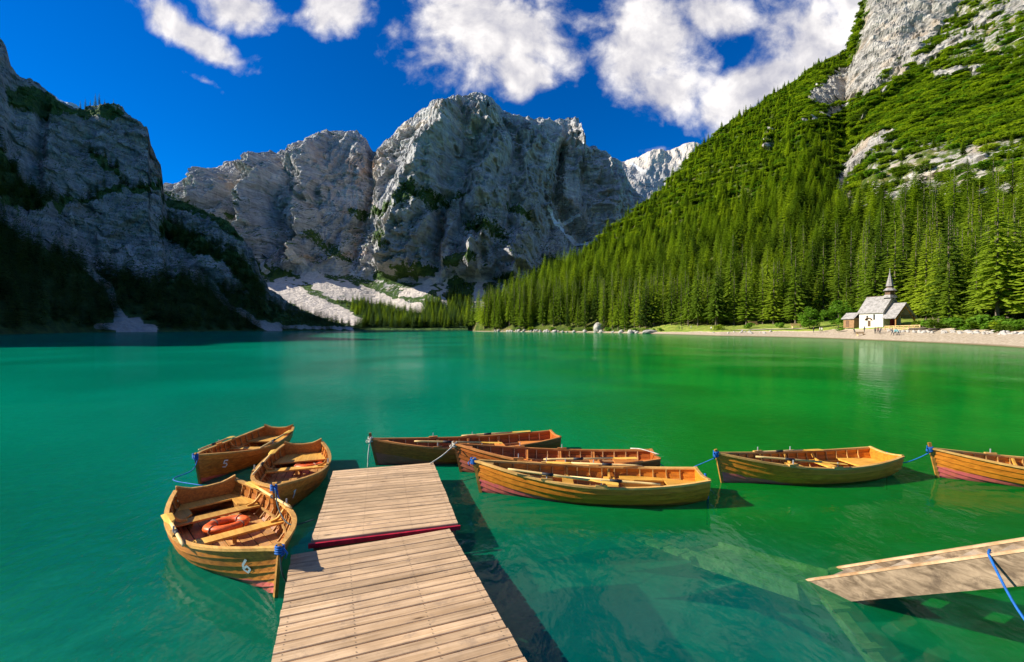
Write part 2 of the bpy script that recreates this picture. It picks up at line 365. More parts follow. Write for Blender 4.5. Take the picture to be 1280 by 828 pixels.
    def masks(P, PX, PY):
        n = fbm(P/70.0, 4, 0.6); n2 = fbm(P/25.0+4, 3, 0.6); x, y = PX+9*n+5*n2, PY+8*n2
        veg = np.clip(sstep(372, 388, y), 0, 1)
        for s in ([(318, 330, 8), (345, 345, 20), (385, 356, 12)], [(420, 378, 12), (470, 388, 12), (520, 390, 10)], [(570, 362, 32), (590, 372, 24)], [(555, 378, 18), (625, 384, 24)], [(625, 352, 16), (645, 360, 16)],
                  [(480, 300, 20), (500, 318, 12)], [(400, 300, 12), (420, 318, 16), (440, 330, 8)], [(440, 270, 8), (490, 276, 14), (540, 262, 14)], [(520, 260, 18), (580, 250, 10)], [(590, 290, 16), (620, 300, 22)], [(640, 272, 14), (655, 280, 12)], [(560, 330, 12), (590, 330, 10)],
                  [(505, 345, 14), (540, 338, 8)], [(215, 262, 30), (290, 290, 20)], [(300, 275, 9), (330, 265, 7)], [(690, 330, 18), (670, 350, 20)], [(470, 345, 8), (500, 352, 10)]):
            veg = np.maximum(veg, (1.0 if s[0][1] > 325 or s[0][0] < 230 else 0.74)*stroke(x, y, s, 0.0))
        scree_and_lit = np.zeros_like(x)
        for s in ([(384, 322, 6), (388, 345, 14), (415, 360, 17), (470, 374, 13), (525, 386, 9)], [(322, 352, 5), (360, 368, 18), (395, 382, 20), (445, 402, 11)], [(348, 352, 3), (380, 352, 6)], [(562, 318, 5), (548, 345, 10), (527, 366, 13), (500, 368, 5)], [(600, 332, 4), (601, 358, 8), (598, 386, 15)], [(566, 345, 3), (548, 366, 4), (556, 384, 4)],
                  [(640, 352, 3), (650, 356, 3)], [(575, 345, 3), (585, 350, 3)], [(330, 328, 3), (336, 338, 6)], [(300, 385, 3), (345, 392, 5), (410, 408, 6)], [(560, 172, 6), (590, 176, 9), (625, 168, 6)], [(500, 172, 5), (530, 160, 8), (550, 168, 5)], [(490, 215, 6), (470, 235, 4)], [(720, 200, 4), (735, 192, 4)], [(690, 195, 3), (700, 180, 3)], [(390, 176, 5), (408, 172, 5)]):  # upper strokes are sunlit ridge rock painted pale, the lower ones debris fans
            scree_and_lit = np.maximum(scree_and_lit, stroke(x, y, s, 0.25))
        rr = np.maximum(stroke(x, y, [(470, 200, 5), (474, 235, 9), (450, 290, 9), (446, 320, 7), (385, 330, 6)], 0.0), stroke(x, y, [(410, 205, 20), (455, 215, 22)], 0.0)*0.6)
        och = np.maximum(rr, 0.7*stroke(x, y, [(556, 150, 7), (562, 170, 5)], 0.0))
        sn = np.zeros_like(x); n3 = 2.5*n2
        for s in ([(682, 268, 2.5), (695, 283, 4), (716, 298, 5), (734, 306, 3)], [(698, 279, 4), (712, 273, 4), (720, 271, 2.5)], [(726, 201, 2), (718, 190, 2)]):
            sn = np.maximum(sn, stroke(PX+n3, PY+n3, s, 0.4))
        return dict(veg=veg, scree_and_lit=scree_and_lit, ochre=och, snow=sn, ledge=0.25+0.45*sstep(215, 290, PY))
    return terrain('rocky_mountain', px, ctrl, rows, disp, masks, M_ROCK)
C_OBJ, C_P, C_M = central()

def far_ridge():
    px = np.arange(660, 960, 2.0)
    Yc = px*0+2100
    cx, cyv = zip(*[(660, 290), (720, 225), (768, 202), (785, 198), (800, 196), (812, 191), (830, 188), (846, 184), (860, 182), (880, 186), (900, 190), (960, 215)])
    Zc = zz(at(cx, cyv, px), Yc)
    ctrl = [(px*0+1500, px*0-20), (px*0+1750, zz(px*0+300, 1750)), (px*0+1950, zz(px*0+235, 1950)), (Yc, Zc), (Yc+300, Zc*0.9), (Yc+900, px*0)]
    def disp(P, PX, PY, row):
        a = sstep(10, 40, row)
        P[..., 1] -= (ridged(P*np.array([1, .3, .4])/150.0, 4)*60)*a
        P[..., 2] += fbm(P/50.0, 4, 0.6)*14*a
        return P
    def masks(P, PX, PY):
        n = fbm(P/60.0, 3)
        return dict(snow=0.5*stroke(PX+6*n, PY+5*n, [(785, 205, 3), (800, 215, 5), (808, 225, 2)], 0.2), scree_and_lit=sstep(240, 200, PY)*0.55, ledge=0.0)
    return terrain('distant_mountain', px, ctrl, [20, 40, 40, 8, 4], disp, masks, M_ROCK)
far_ridge()

# ------------------------------------------------------------------ dark cliff mountain on the left
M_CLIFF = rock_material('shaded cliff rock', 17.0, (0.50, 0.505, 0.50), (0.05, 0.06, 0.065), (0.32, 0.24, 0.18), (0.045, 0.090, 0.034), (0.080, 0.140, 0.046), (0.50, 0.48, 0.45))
LPX = np.concatenate([np.arange(-2300, -900, 25.0), np.arange(-900, -60, 7.0), np.arange(-60, 480, 1.25)])
def left_mountain():
    px = LPX.copy()
    K = [-2300, -1900, -1400, -900, -600, -300, -100, 0, 60, 115, 160, 205, 210, 250, 300, 330, 370, 440, 480]
    Ys = at(K, [30, 38, 52, 82, 110, 130, 170, 205, 250, 300, 322, 340, 343, 372, 412, 432, 482, 572, 640], px)
    Yc = at(K, [42, 60, 86, 132, 205, 300, 390, 430, 462, 492, 512, 532, 542, 546, 548, 546, 560, 610, 680], px)
    cr = [(0, 55), (12, 66), (20, 88), (30, 100), (46, 106), (62, 116), (80, 131), (100, 136), (108, 139), (122, 136), (140, 137), (152, 140), (163, 150), (176, 157), (186, 166), (189, 186), (195, 198), (202, 214), (206, 246), (215, 252), (250, 263), (276, 276), (290, 286), (303, 302), (312, 318), (322, 345), (332, 364), (350, 376), (380, 391), (420, 404), (450, 412), (480, 416)]
    cx, cyv = zip(*cr)
    Zc = np.where(px < 0, at([-2300, -1900, -1400, -900, -600, -300, -100, 0], [30, 105, 152, 185, 214, 242, 262, zz(55, 430)], px), zz(at(cx, cyv, px), Yc))
    p2 = at([0, 60, 115, 160, 205, 250, 300, 330, 370, 440, 480], [300, 290, 318, 330, 338, 345, 368, 386, 398, 410, 416], px)
    Y2 = Ys+0.42*(Yc-Ys); Z2 = np.where(px < 0, Zc*0.36, zz(p2, Y2))
    Y3 = Ys+0.80*(Yc-Ys); Z3 = Z2+(Zc-Z2)*0.62
    Y25 = Ys+0.62*(Yc-Ys); Z25 = Z2+(Zc-Z2)*0.30
    wob = 2.5*pnoise(np.stack([px*0.05, px*0, px*0], -1))
    ctrl = [(Ys-14+wob, px*0-5), (Ys+wob, px*0+0.4), (Y2, Z2), (Y25, Z25), (Y3, Z3), (Yc, Zc), (Yc+40, Zc*0.93), (Yc+320, px*0-6)]
    def disp(P, PX, PY, row):
        amp = sstep(10, 60, row)*(1-0.65*sstep(212, 232, row))
        X, Y, Z = P[..., 0].copy(), P[..., 1], P[..., 2]
        edge = sstep(440, 330, PX)
        Q = np.stack([X+Z*0.3, Y*0.5, Z*0.35], -1)
        big = ridged(Q/85.0+2, 3, 0.5); med = ridged(np.stack([X-Z*0.3, Y*0.4, Z*0.35], -1)/26.0, 4, 0.58); fine = fbm(np.stack([X, Y*0.6, Z*1.5], -1)/6.0, 4, 0.6)
        tz = Z+X*0.3+14*fbm(P/50.0, 3); f1 = (tz/17.0) % 1; strat = sstep(0.0, 0.75, f1)-sstep(0.85, 1.0, f1)
        d = (big*24+med*12+fine*4-(strat-.5)*4.5)*amp*edge
        for pts, dep in (([(75, 270, 14), (110, 300, 14), (140, 370, 16), (150, 405, 22)], 14), ([(210, 300, 10), (240, 340, 12), (300, 395, 16)], 14), ([(60, 140, 12), (40, 260, 20)], 20)):
            d -= dep*stroke(PX, PY, pts, 0.0)*amp
        P[..., 1] -= d*0.75; P[..., 0] += d*0.6
        P[..., 2] += (fbm(P/22.0+3, 4, 0.6)*7+fine*1.5)*amp*(0.4+0.6*edge)
        return P
    def masks(P, PX, PY):
        n = fbm(P/40.0, 4, 0.6); n2 = fbm(P/14.0+4, 3, 0.6); x, y = PX+8*n+4*n2, PY+8*n2+8*n
        foot = at([0, 60, 115, 160, 205, 250, 300, 330, 440], [318, 310, 338, 345, 352, 352, 366, 380, 402], PX)
        veg = sstep(-12, 14, y-foot)
        for s in ([(-40, 150, 50), (0, 200, 22), (30, 260, 26)], [(30, 130, 22), (110, 150, 14), (150, 150, 8)], [(55, 262, 10), (110, 250, 7), (160, 244, 6), (198, 236, 6)], [(206, 255, 7), (260, 270, 12), (300, 298, 12)], [(210, 290, 16), (260, 320, 18)], [(115, 136, 6), (150, 140, 4)], [(0, 300, 26), (50, 335, 26)], [(120, 200, 8), (150, 225, 6)], [(280, 320, 14), (320, 370, 14)]):
            veg = np.maximum(veg, 0.95*stroke(x, y, s, 0.3))
        sc = np.zeros_like(x); xs, ys = PX+3*n2, PY+3*n2
        for s in ([(110, 340, 5), (135, 358, 7), (146, 385, 6), (152, 402, 13), (160, 411, 30)], [(120, 407, 5), (190, 412, 10)], [(236, 338, 5), (262, 356, 7), (285, 380, 5), (318, 402, 5), (345, 411, 12)], [(92, 268, 3), (96, 296, 4)], [(160, 310, 3), (178, 340, 4)], [(350, 408, 4), (440, 411, 3)]):
            sc = np.maximum(sc, stroke(xs, ys, s, 0.3))
        veg *= (1-sc)
        veg *= (1-stroke(PX, PY, [(76, 130, 5), (98, 138, 7)], 0.6)); sn = np.maximum(stroke(PX, PY, [(76, 130, 3), (98, 138, 5)], 0.6), stroke(PX, PY, [(38, 103, 1.5), (48, 107, 1.5)], 0.6))
        return dict(veg=veg, scree_and_lit=sc, snow=sn, ledge=0.75, ochre=0.8*stroke(x, y, [(186, 168, 8), (196, 210, 10), (202, 240, 6)], 0.2))
    return terrain('cliff_mountain', px, ctrl, [5, 60, 45, 50, 60, 8, 6], disp, masks, M_CLIFF)
L_OBJ, L_P, L_M = left_mountain()

# ------------------------------------------------------------------ forested mountain and beach on the right
def slope_material():
    m, t = new_mat('forest slope ground')
    P = t.n('ShaderNodeNewGeometry'); pos = P.outputs['Position']
    att = lambda k: t.n('ShaderNodeAttribute', attribute_name=k).outputs['Fac']
    grass = t.mix(t.rng(t.noise(pos, 0.12, 7, 0.65), 0.38, 0.62), (0.040, 0.070, 0.012), (0.115, 0.140, 0.024))
    grass = t.mix(t.rng(t.noise(pos, 0.06, 7, 0.7, 0.5), 0.52, 0.66), grass, (0.22, 0.18, 0.075))
    lawn = t.mix(t.rng(t.noise(pos, 0.25, 6, 0.65), 0.35, 0.6), (0.16, 0.25, 0.03), (0.30, 0.33, 0.06))
    st = t.mapping(pos, (0, 0, 0), (R(20), R(-25), 0), (0.03, 0.03, 0.16))
    n1 = t.noise(st, 1.0, 8, 0.65, 0.8); n2 = t.noise(pos, 0.11, 8, 0.65)
    rock = t.ramp(t.math('ADD', t.math('MULTIPLY', n1, 0.55), t.math('MULTIPLY', n2, 0.45)), [(0.36, (0.10, 0.095, 0.085)), (0.5, (0.32, 0.295, 0.26)), (0.63, (0.54, 0.50, 0.44))])
    rock = t.mix(t.math('MULTIPLY', t.rng(t.noise(pos, 0.03, 5), 0.5, 0.68), 0.5), rock, (0.45, 0.33, 0.22))
    rmask = t.rng(t.math('ADD', att('scree_and_lit'), t.math('MULTIPLY', t.math('SUBTRACT', t.noise(pos, 0.16, 7, 0.7), 0.5), 1.7)), 0.45, 0.6)
    base = t.mix(att('grass'), grass, lawn)
    base = t.mix(t.math('MULTIPLY', rmask, t.rng(att('scree_and_lit'), 0.02, 0.15)), base, rock)
    peb = t.mix(t.rng(t.noise(pos, 2.2, 8, 0.7), 0.3, 0.7), (0.28, 0.21, 0.135), (0.56, 0.46, 0.34))
    wet = t.rng(t.n('ShaderNodeSeparateXYZ', {0: pos}).outputs[2], 0.05, 0.35)
    peb = t.mix(wet, (0.17, 0.125, 0.07), peb)
    base = t.mix(t.rng(t.math('ADD', att('beach'), t.math('MULTIPLY', t.math('SUBTRACT', t.noise(pos, 0.5, 5), 0.5), 0.5)), 0.45, 0.55), base, peb)
    bmp = t.n('ShaderNodeBump', {'Strength': 0.9, 'Distance': 3.0, 'Height': t.math('MULTIPLY', t.math('ADD', n1, n2), t.math('SUBTRACT', 1.0, att('beach')))}).outputs[0]
    return finish(m, t, bsdf(t, base, 0.95, bmp, **{'Specular IOR Level': 0.1}))
M_SLOPE = slope_material()
RK = [590, 600, 612, 640, 700, 745, 800, 900, 1000, 1100, 1150, 1280, 1450, 1800]
def r_shore(px): return at(RK, [420, 372, 362, 342, 308, 286, 238, 170, 142, 108, 95, 68, 56, 44], px)
def r_bank(px): return at(RK, [3, 3, 3, 4, 4, 4, 8, 20, 20, 20, 20, 20, 20, 18], px), at(RK, [.8, .8, .9, 1.1, 1.2, 1.3, 1.4, 2.2, 2.9, 3.3, 3.3, 3.0, 3.0, 3.0], px)
def right_mountain():
    px = np.concatenate([np.arange(585, 1300, 1.2), np.arange(1300, 1820, 8.0)])
    Ys = r_shore(px)+0.8*pnoise(np.stack([px*0.06, px*0, px*0], -1)); bw, bz = r_bank(px)
    Yb = Ys+bw
    Y3 = Yb+at([600, 745, 800, 900, 1800], [14, 20, 30, 36, 36], px); Z3 = bz+at([600, 745, 800, 900, 1800], [7, 10, 8, 3, 4], px)
    Yc = at([590, 600, 612, 640, 700, 770, 865, 960, 1062, 1150, 1280, 1450, 1800], [440, 392, 404, 432, 485, 545, 640, 690, 720, 700, 640, 560, 420], px)
    cr = [(585, 411), (600, 409), (612, 403), (640, 378), (700, 338), (770, 285), (830, 238), (865, 196), (900, 164), (960, 124), (1020, 84), (1060, 62), (1065, 46), (1069, 30), (1074, 12), (1080, -5), (1095, -40), (1150, -95), (1280, -170), (1450, -280), (1800, -430)]
    cx, cyv = zip(*cr); Zc = zz(at(cx, cyv, px), Yc)
    cl = sstep(1000, 1090, px)
    Y4 = Y3+(Yc-Y3)*(0.36+0.02*cl); Z4 = Z3+(Zc-Z3)*(0.30-0.06*cl)
    Y5 = Y3+(Yc-Y3)*(0.70+0.06*cl); Z5 = Z3+(Zc-Z3)*(0.66-0.08*cl)
    ctrl = [(Ys-12, px*0-5), (Ys, px*0), (Yb, bz), (Y3, Z3), (Y4, Z4), (Y5, Z5), (Yc, Zc), (Yc+60, Zc*0.97), (Yc+500, px*0)]
    rows = [6, 14, 16, 90, 90, 90, 6, 5]
    def rockmask(PX, PY, P):
        n = fbm(P/30.0, 4, 0.6); n2 = fbm(P/11.0+2, 3, 0.6); x, y = PX+9*n+4*n2, PY+9*n2
        r = np.zeros_like(PX)
        for s in ([(1150, -60, 80), (1125, 10, 60), (1108, 60, 48), (1080, 105, 36), (1030, 125, 24)], [(1190, 0, 24), (1150, 60, 16), (1125, 100, 10)], [(966, 165, 5), (966, 188, 6)], [(1010, 160, 7), (1040, 146, 8), (1075, 138, 6)], [(1120, 108, 5), (1090, 140, 4), (1068, 165, 4)], [(865, 240, 3), (868, 232, 3)]):
            r = np.maximum(r, stroke(x, y, s, 0.35))
        for s in ([(1056, 245, 22), (1066, 215, 26), (1090, 185, 24), (1120, 172, 14)], [(1052, 255, 18), (1080, 262, 18), (1130, 264, 16)], [(1120, 250, 14), (1170, 222, 12), (1230, 205, 14)], [(1150, 85, 14), (1200, 55, 16), (1230, 28, 18), (1290, 10, 26)], [(1170, 100, 12), (1230, 90, 10)], [(1180, 245, 10), (1260, 240, 10)]):
            r = np.maximum(r, 0.80*stroke(x, y, s, 0.0))
        r = np.maximum(r, 0.50*sstep(1110, 1170, x)*sstep(150, 60, y)); r = np.maximum(r, 0.50*sstep(1060, 1100, x)*sstep(150, 190, y)*sstep(275, 250, y))
        return r
    def disp(P, PX, PY, row):
        amp = sstep(36, 110, row)
        rk = rockmask(PX, PY, P)
        X, Y, Z = P[..., 0].copy(), P[..., 1], P[..., 2]
        big = ridged(np.stack([X-Z*0.2, Y*0.6, Z*0.5], -1)/95.0+7, 3)
        med = ridged(np.stack([X, Y*0.6, Z*0.9], -1)/32.0, 3); fine = fbm(np.stack([X, Y, Z*1.6], -1)/8.0, 3, 0.6)
        edge = sstep(600, 760, PX)
        d = (big*9+med*3)*amp*edge+rk*(10+med*15+fine*3)*amp
        P[..., 1] -= d*0.6; P[..., 0] -= d*0.7
        P[..., 2] += fbm(P/16.0, 4, 0.6)*2.0*amp+rk*fine*1.5*amp+sstep(20, 36, row)*0.25*fbm(P/3.0, 2)
        return P
    def masks(P, PX, PY):
        Y = P[..., 1]; Z = P[..., 2]
        n = fbm(P/14.0, 3)
        Ysh = r_shore(PX); bwv, bzv = r_bank(PX)
        inland = (Y-Ysh)/np.maximum(bwv, 1)
        beach = 1-sstep(0.55, 0.75, inland+0.25*n*(PX > 860)-0.22*sstep(990, 1060, PX))
        lawn = sstep(0.45, 0.7, inland)*sstep(2.6, 2.1, inland)*sstep(790, 830, PX)*sstep(1175, 1150, PX)
        path = stroke(inland*10+2*n, PX*0, [(10.2, 0, 1.2), (10.3, 0, 1.2)], 0.5)*sstep(900, 930, PX)*sstep(1040, 1000, PX)
        rk = rockmask(PX, PY, P)
        return dict(scree_and_lit=rk, beach=np.maximum(beach, path*0.8), grass=lawn)
    o, P, mk = terrain('forested_mountain', px, ctrl, rows, disp, masks, M_SLOPE)
    return o, P, mk, px
R_OBJ, R_P, R_M, R_PX = right_mountain()
def r_ground(px, Y):
    """height of the right bank at column px and depth Y"""
    j = int(np.clip(np.searchsorted(R_PX, px), 0, len(R_PX)-1)); col = R_P[:150, j, :]
    return float(np.interp(Y, col[:, 1], col[:, 2]))
def r_pt(px, Y, dz=0.0): return Vector(((px-640)/F*Y, Y, r_ground(px, Y)+dz))

# ------------------------------------------------------------------ water and lake bed
def water():
    m, t = new_mat('emerald lake water')
    g = t.n('ShaderNodeNewGeometry'); pos = g.outputs['Position']
    s = t.n('ShaderNodeSeparateXYZ', {0: pos}); X, Y = s.outputs[0], s.outputs[1]
    # greener right, bluer left: forest and sky reflections plus depth put into the colour
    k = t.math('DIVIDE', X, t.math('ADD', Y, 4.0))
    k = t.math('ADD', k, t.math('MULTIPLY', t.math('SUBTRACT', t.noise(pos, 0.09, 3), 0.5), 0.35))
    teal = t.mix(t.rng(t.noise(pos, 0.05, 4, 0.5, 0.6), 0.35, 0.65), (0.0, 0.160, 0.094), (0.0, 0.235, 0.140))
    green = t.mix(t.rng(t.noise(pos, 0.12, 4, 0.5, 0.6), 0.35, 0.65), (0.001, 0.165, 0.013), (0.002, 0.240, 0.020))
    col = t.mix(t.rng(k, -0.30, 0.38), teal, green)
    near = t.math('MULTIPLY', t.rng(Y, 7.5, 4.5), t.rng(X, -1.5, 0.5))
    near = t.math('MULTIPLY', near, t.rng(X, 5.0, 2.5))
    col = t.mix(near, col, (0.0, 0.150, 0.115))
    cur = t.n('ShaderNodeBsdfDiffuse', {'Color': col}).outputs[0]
    tr = t.n('ShaderNodeBsdfTransparent', {'Color': (0.50, 0.92, 0.70, 1)}).outputs[0]
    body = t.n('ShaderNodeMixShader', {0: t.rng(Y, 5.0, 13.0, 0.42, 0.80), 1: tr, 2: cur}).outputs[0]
    rip = t.mapping(pos, (0, 0, 0), (0, 0, R(28)), (1.0, 0.55, 1.0))
    w1 = t.noise(rip, 7.5, 3, 0.5, 0.3); w2 = t.noise(rip, 1.7, 3, 0.5, 0.3); w3 = t.noise(pos, 0.35, 3, 0.5)
    calm = t.rng(t.math('ADD', t.noise(pos, 0.06, 2), t.math('MULTIPLY', k, -0.18)), 0.38, 0.62, 0.22, 1.0)
    h = t.math('ADD', t.math('MULTIPLY', t.math('MULTIPLY', w1, 0.020), calm), t.math('ADD', t.math('MULTIPLY', w2, 0.018), t.math('MULTIPLY', w3, 0.02)))
    bmp = t.n('ShaderNodeBump', {'Strength': 1.0, 'Distance': 1.0, 'Height': h}).outputs[0]
    bm2 = t.n('ShaderNodeBump', {'Strength': 1.0, 'Distance': 1.0, 'Height': t.math('MULTIPLY', h, 1.0)}).outputs[0]
    t.link(bm2, cur.node.inputs['Normal'])
    gl = t.n('ShaderNodeBsdfGlossy', {'Color': (0.92, 0.95, 0.95, 1), 'Roughness': 0.06, 'Normal': bmp}).outputs[0]
    fr = t.n('ShaderNodeFresnel', {'IOR': 1.33, 'Normal': bmp}).outputs[0]
    fac = t.math('ADD', t.math('MULTIPLY', t.math('MINIMUM', fr, 0.30), 0.62), t.math('MULTIPLY', t.math('MAXIMUM', t.math('SUBTRACT', fr, 0.5), 0.0), 0.5))
    sh = t.n('ShaderNodeMixShader', {0: fac, 1: body, 2: gl}).outputs[0]
    finish(m, t, sh)
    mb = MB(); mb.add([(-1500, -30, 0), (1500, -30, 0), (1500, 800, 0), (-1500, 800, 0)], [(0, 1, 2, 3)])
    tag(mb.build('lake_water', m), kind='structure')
    # bed
    m2, t = new_mat('lake bed silt')
    pos = t.n('ShaderNodeNewGeometry').outputs['Position']
    n = t.noise(pos, 0.9, 7, 0.65, 0.6)
    colr = t.ramp(n, [(0.33, (0.02, 0.12, 0.085)), (0.55, (0.04, 0.26, 0.19)), (0.72, (0.12, 0.42, 0.33))])
    finish(m2, t, bsdf(t, colr, 0.95))
    xs = np.concatenate([[-9000, -1600, -200, -40], np.arange(-20, 26, 0.6), [50, 300, 1600, 9000]]); ys = np.concatenate([[-9000, -40], np.arange(-4, 22, 0.6), [40, 120, 700, 2500, 9000]])
    GX, GY = np.meshgrid(xs, ys); Pn = np.stack([GX, GY, GX*0], -1)
    GZ = -1.1-0.14*np.clip(GY-2, 0, 60)+0.25*fbm(Pn/3.0, 4)*(np.abs(GX) < 30)-0.02*np.clip(-GX, 0, 60)
    GZ = np.where((np.abs(GX) > 1000) | (GY > 600), -12, GZ)
    nr, nc = GX.shape
    V = np.stack([GX, GY, GZ], -1).reshape(-1, 3)
    fs = [(r*nc+c, r*nc+c+1, (r+1)*nc+c+1, (r+1)*nc+c) for r in range(nr-1) for c in range(nc-1)]
    me = bpy.data.meshes.new('lake_bed'); me.from_pydata(V.tolist(), [], fs); me.update()
    me.polygons.foreach_set('use_smooth', [True]*len(me.polygons))
    tag(obj('lake_bed', me, m2), kind='structure')
water()

# ------------------------------------------------------------------ vegetation
def leaf_material(name, c1, c2, c3, trans=0.3):
    m, t = new_mat(name)
    r = t.n('ShaderNodeObjectInfo').outputs['Random']
    pos = t.n('ShaderNodeNewGeometry').outputs['Position']
    col = t.ramp(r, [(0.0, c1), (0.55, c2), (1.0, c3)])
    n = t.noise(pos, 0.9, 4, 0.6)
    col = t.mix(1.0, col, t.ramp(n, [(0.3, (0.62, 0.66, 0.6)), (0.7, (1.35, 1.3, 1.2))]), 'MULTIPLY')
    d = bsdf(t, col, 0.75, **{'Specular IOR Level': 0.15})
    tl = t.n('ShaderNodeBsdfTranslucent', {'Color': t.mix(1.0, col, (1.25, 1.35, 0.6), 'MULTIPLY')}).outputs[0]
    return finish(m, t, t.n('ShaderNodeMixShader', {0: trans, 1: d, 2: tl}).outputs[0])
M_NEEDLE = leaf_material('spruce needles', (0.050, 0.095, 0.012), (0.170, 0.255, 0.017), (0.310, 0.390, 0.024), 0.45)
M_LARCH = leaf_material('larch needles', (0.20, 0.30, 0.02), (0.25, 0.34, 0.022), (0.30, 0.39, 0.026), 0.45)
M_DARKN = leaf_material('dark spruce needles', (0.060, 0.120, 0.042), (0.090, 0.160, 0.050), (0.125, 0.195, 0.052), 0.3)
M_LEAF = leaf_material('broad leaves', (0.13, 0.26, 0.022), (0.15, 0.29, 0.025), (0.19, 0.33, 0.03), 0.4)
def bark_material(name, a, b, sc=1.5):
    m, t = new_mat(name); pos = t.n('ShaderNodeTexCoord').outputs['Object']
    n = t.noise(t.mapping(pos, scale=(6*sc, 6*sc, 1.2*sc)), 1.0, 6, 0.65)
    finish(m, t, bsdf(t, t.mix(t.rng(n, 0.3, 0.7), a, b), 0.9)); return m
M_BARK = bark_material('bark', (0.07, 0.05, 0.035), (0.18, 0.14, 0.10))

def conifer_meshes(name, H, rad, levels, per, seed, mat, first=0.09, droop=0.30):
    rnd = random.Random(seed); crown = MB()
    for k in range(levels):
        fz = first+(1-first)*(k/levels)**0.92
        z0 = fz*H; rr = rad*((1-fz)**0.78)*(0.55+0.45*min(1, fz*6))+0.10
        nb = max(4, int(per*(1-0.45*fz)))
        a0 = rnd.random()*6.28
        for b in range(nb):
            if rnd.random() < 0.10: continue
            a = a0+6.283*b/nb+rnd.uniform(-.28, .28); L = rr*rnd.uniform(0.62, 1.18); z = z0+rnd.uniform(-.35, .35)*H/levels
            ca, sa = math.cos(a), math.sin(a)
            dr = droop*rnd.uniform(0.6, 1.3)*(1.0 if fz < .8 else 0.2)
            st = [(0.08, 0.02), (0.42, 0.105), (0.72, 0.095), (1.0, 0.012)]
            vs = []; fs = []
            for q, w in st:
                x = q*L; zc = z+0.10*L*math.sin(q*2.2)-dr*L*q*q; wd = w*L*rnd.uniform(.8, 1.25)+0.03; hang = wd*rnd.uniform(.35, .85)
                for side, dz in ((-1, -hang), (0, 0), (1, -hang)):
                    vs.append((ca*x-sa*side*wd, sa*x+ca*side*wd, zc+dz))
            for i in range(3):
                for j in range(2): fs.append((i*3+j, i*3+j+1, (i+1)*3+j+1, (i+1)*3+j))
            # ragged side twigs
            for q in (0.28, 0.45, 0.62, 0.80):
                for side in (-1, 1):
                    if rnd.random() < 0.85:
                        x = q*L; zc = z+0.10*L*math.sin(q*2.2)-dr*L*q*q; l2 = L*rnd.uniform(.16, .30)*(1.25-q); k0 = len(vs)
                        ex, ey = x+l2*0.7, side*l2
                        vs += [(ca*x, sa*x, zc), (ca*(x+.12*L), sa*(x+.12*L), zc), (ca*ex-sa*ey, sa*ex+ca*ey, zc-l2*rnd.uniform(.1, .7))]
                        fs.append((k0, k0+1, k0+2))
            crown.add(vs, fs)
    crown.tube([(0, 0, H*0.93), (0, 0, H*1.0)], lambda t: 0.10*(1-t)+0.01, 4)
    tr = MB(); r0 = 0.011*H
    tr.tube([(0, 0, -1.0), (0, 0, 0.0), (0.05, 0, H*.3), (0, .04, H*.7), (0, 0, H*.97)], lambda t: r0*(1.15-1.1*t), 7)
    for i in range(5):
        a = rnd.random()*6.28; z = H*rnd.uniform(.04, .22); tr.tube([(0, 0, z), (math.cos(a)*1.1, math.sin(a)*1.1, z-.15)], lambda t: .05*(1-t)+.01, 4)
    c = bpy.data.meshes.new(name+'_crown'); c.from_pydata(crown.v, [], crown.f); c.update(); c.materials.append(mat)
    tm = tr.mesh(name+'_trunk', True); tm.materials.append(M_BARK)
    return c, tm
KIND = [conifer_meshes('spruce', 26.0, 3.5, 40, 11, 1, M_NEEDLE), conifer_meshes('slim_spruce', 26.0, 2.7, 42, 9, 2, M_NEEDLE, 0.06),
        conifer_meshes('old_spruce', 26.0, 4.0, 38, 12, 3, M_NEEDLE, 0.16, 0.4), conifer_meshes('larch', 26.0, 3.1, 38, 10, 4, M_LARCH, 0.08, 0.2),
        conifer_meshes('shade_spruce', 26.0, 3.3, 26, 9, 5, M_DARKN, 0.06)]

def blob_bush(name, r, h, n, seed, mat, leaf=0.16):
    """a bush of many small leaf faces spread through an uneven volume"""
    rnd = random.Random(seed); mb = MB()
    lobes = [(rnd.uniform(-.6, .6)*r, rnd.uniform(-.6, .6)*r, h*rnd.uniform(.35, .75), r*rnd.uniform(.35, .6)) for _ in range(7)]
    for i in range(n):
        lx, ly, lz, lr = rnd.choice(lobes)
        d = Vector((rnd.gauss(0, 1), rnd.gauss(0, 1), rnd.gauss(0, 1))).normalized()*lr*rnd.uniform(.6, 1.05)
        p = Vector((lx, ly, lz))+Vector((d.x, d.y, d.z*0.8))
        if p.z < 0.02: p.z = rnd.uniform(.02, .2)
        s = leaf*rnd.uniform(.6, 1.5)*r; q = Matrix.Rotation(rnd.random()*6.28, 3, 'Z') @ Matrix.Rotation(rnd.uniform(-.9, .9), 3, 'X')
        mb.add([p+q @ Vector(v) for v in ((-s, 0, 0), (0, -s*.5, s*.15), (s, 0, 0), (0, s*.5, s*.15))], [(0, 1, 2, 3)])
    me = bpy.data.meshes.new(name); me.from_pydata(mb.v, [], mb.f); me.update(); me.materials.append(mat); return me
BUSH = [blob_bush('bush_a', 1.6, 1.6, 420, 21, M_LEAF), blob_bush('bush_b', 1.9, 1.3, 420, 22, M_NEEDLE), blob_bush('bush_c', 1.4, 1.8, 380, 23, M_LEAF)]

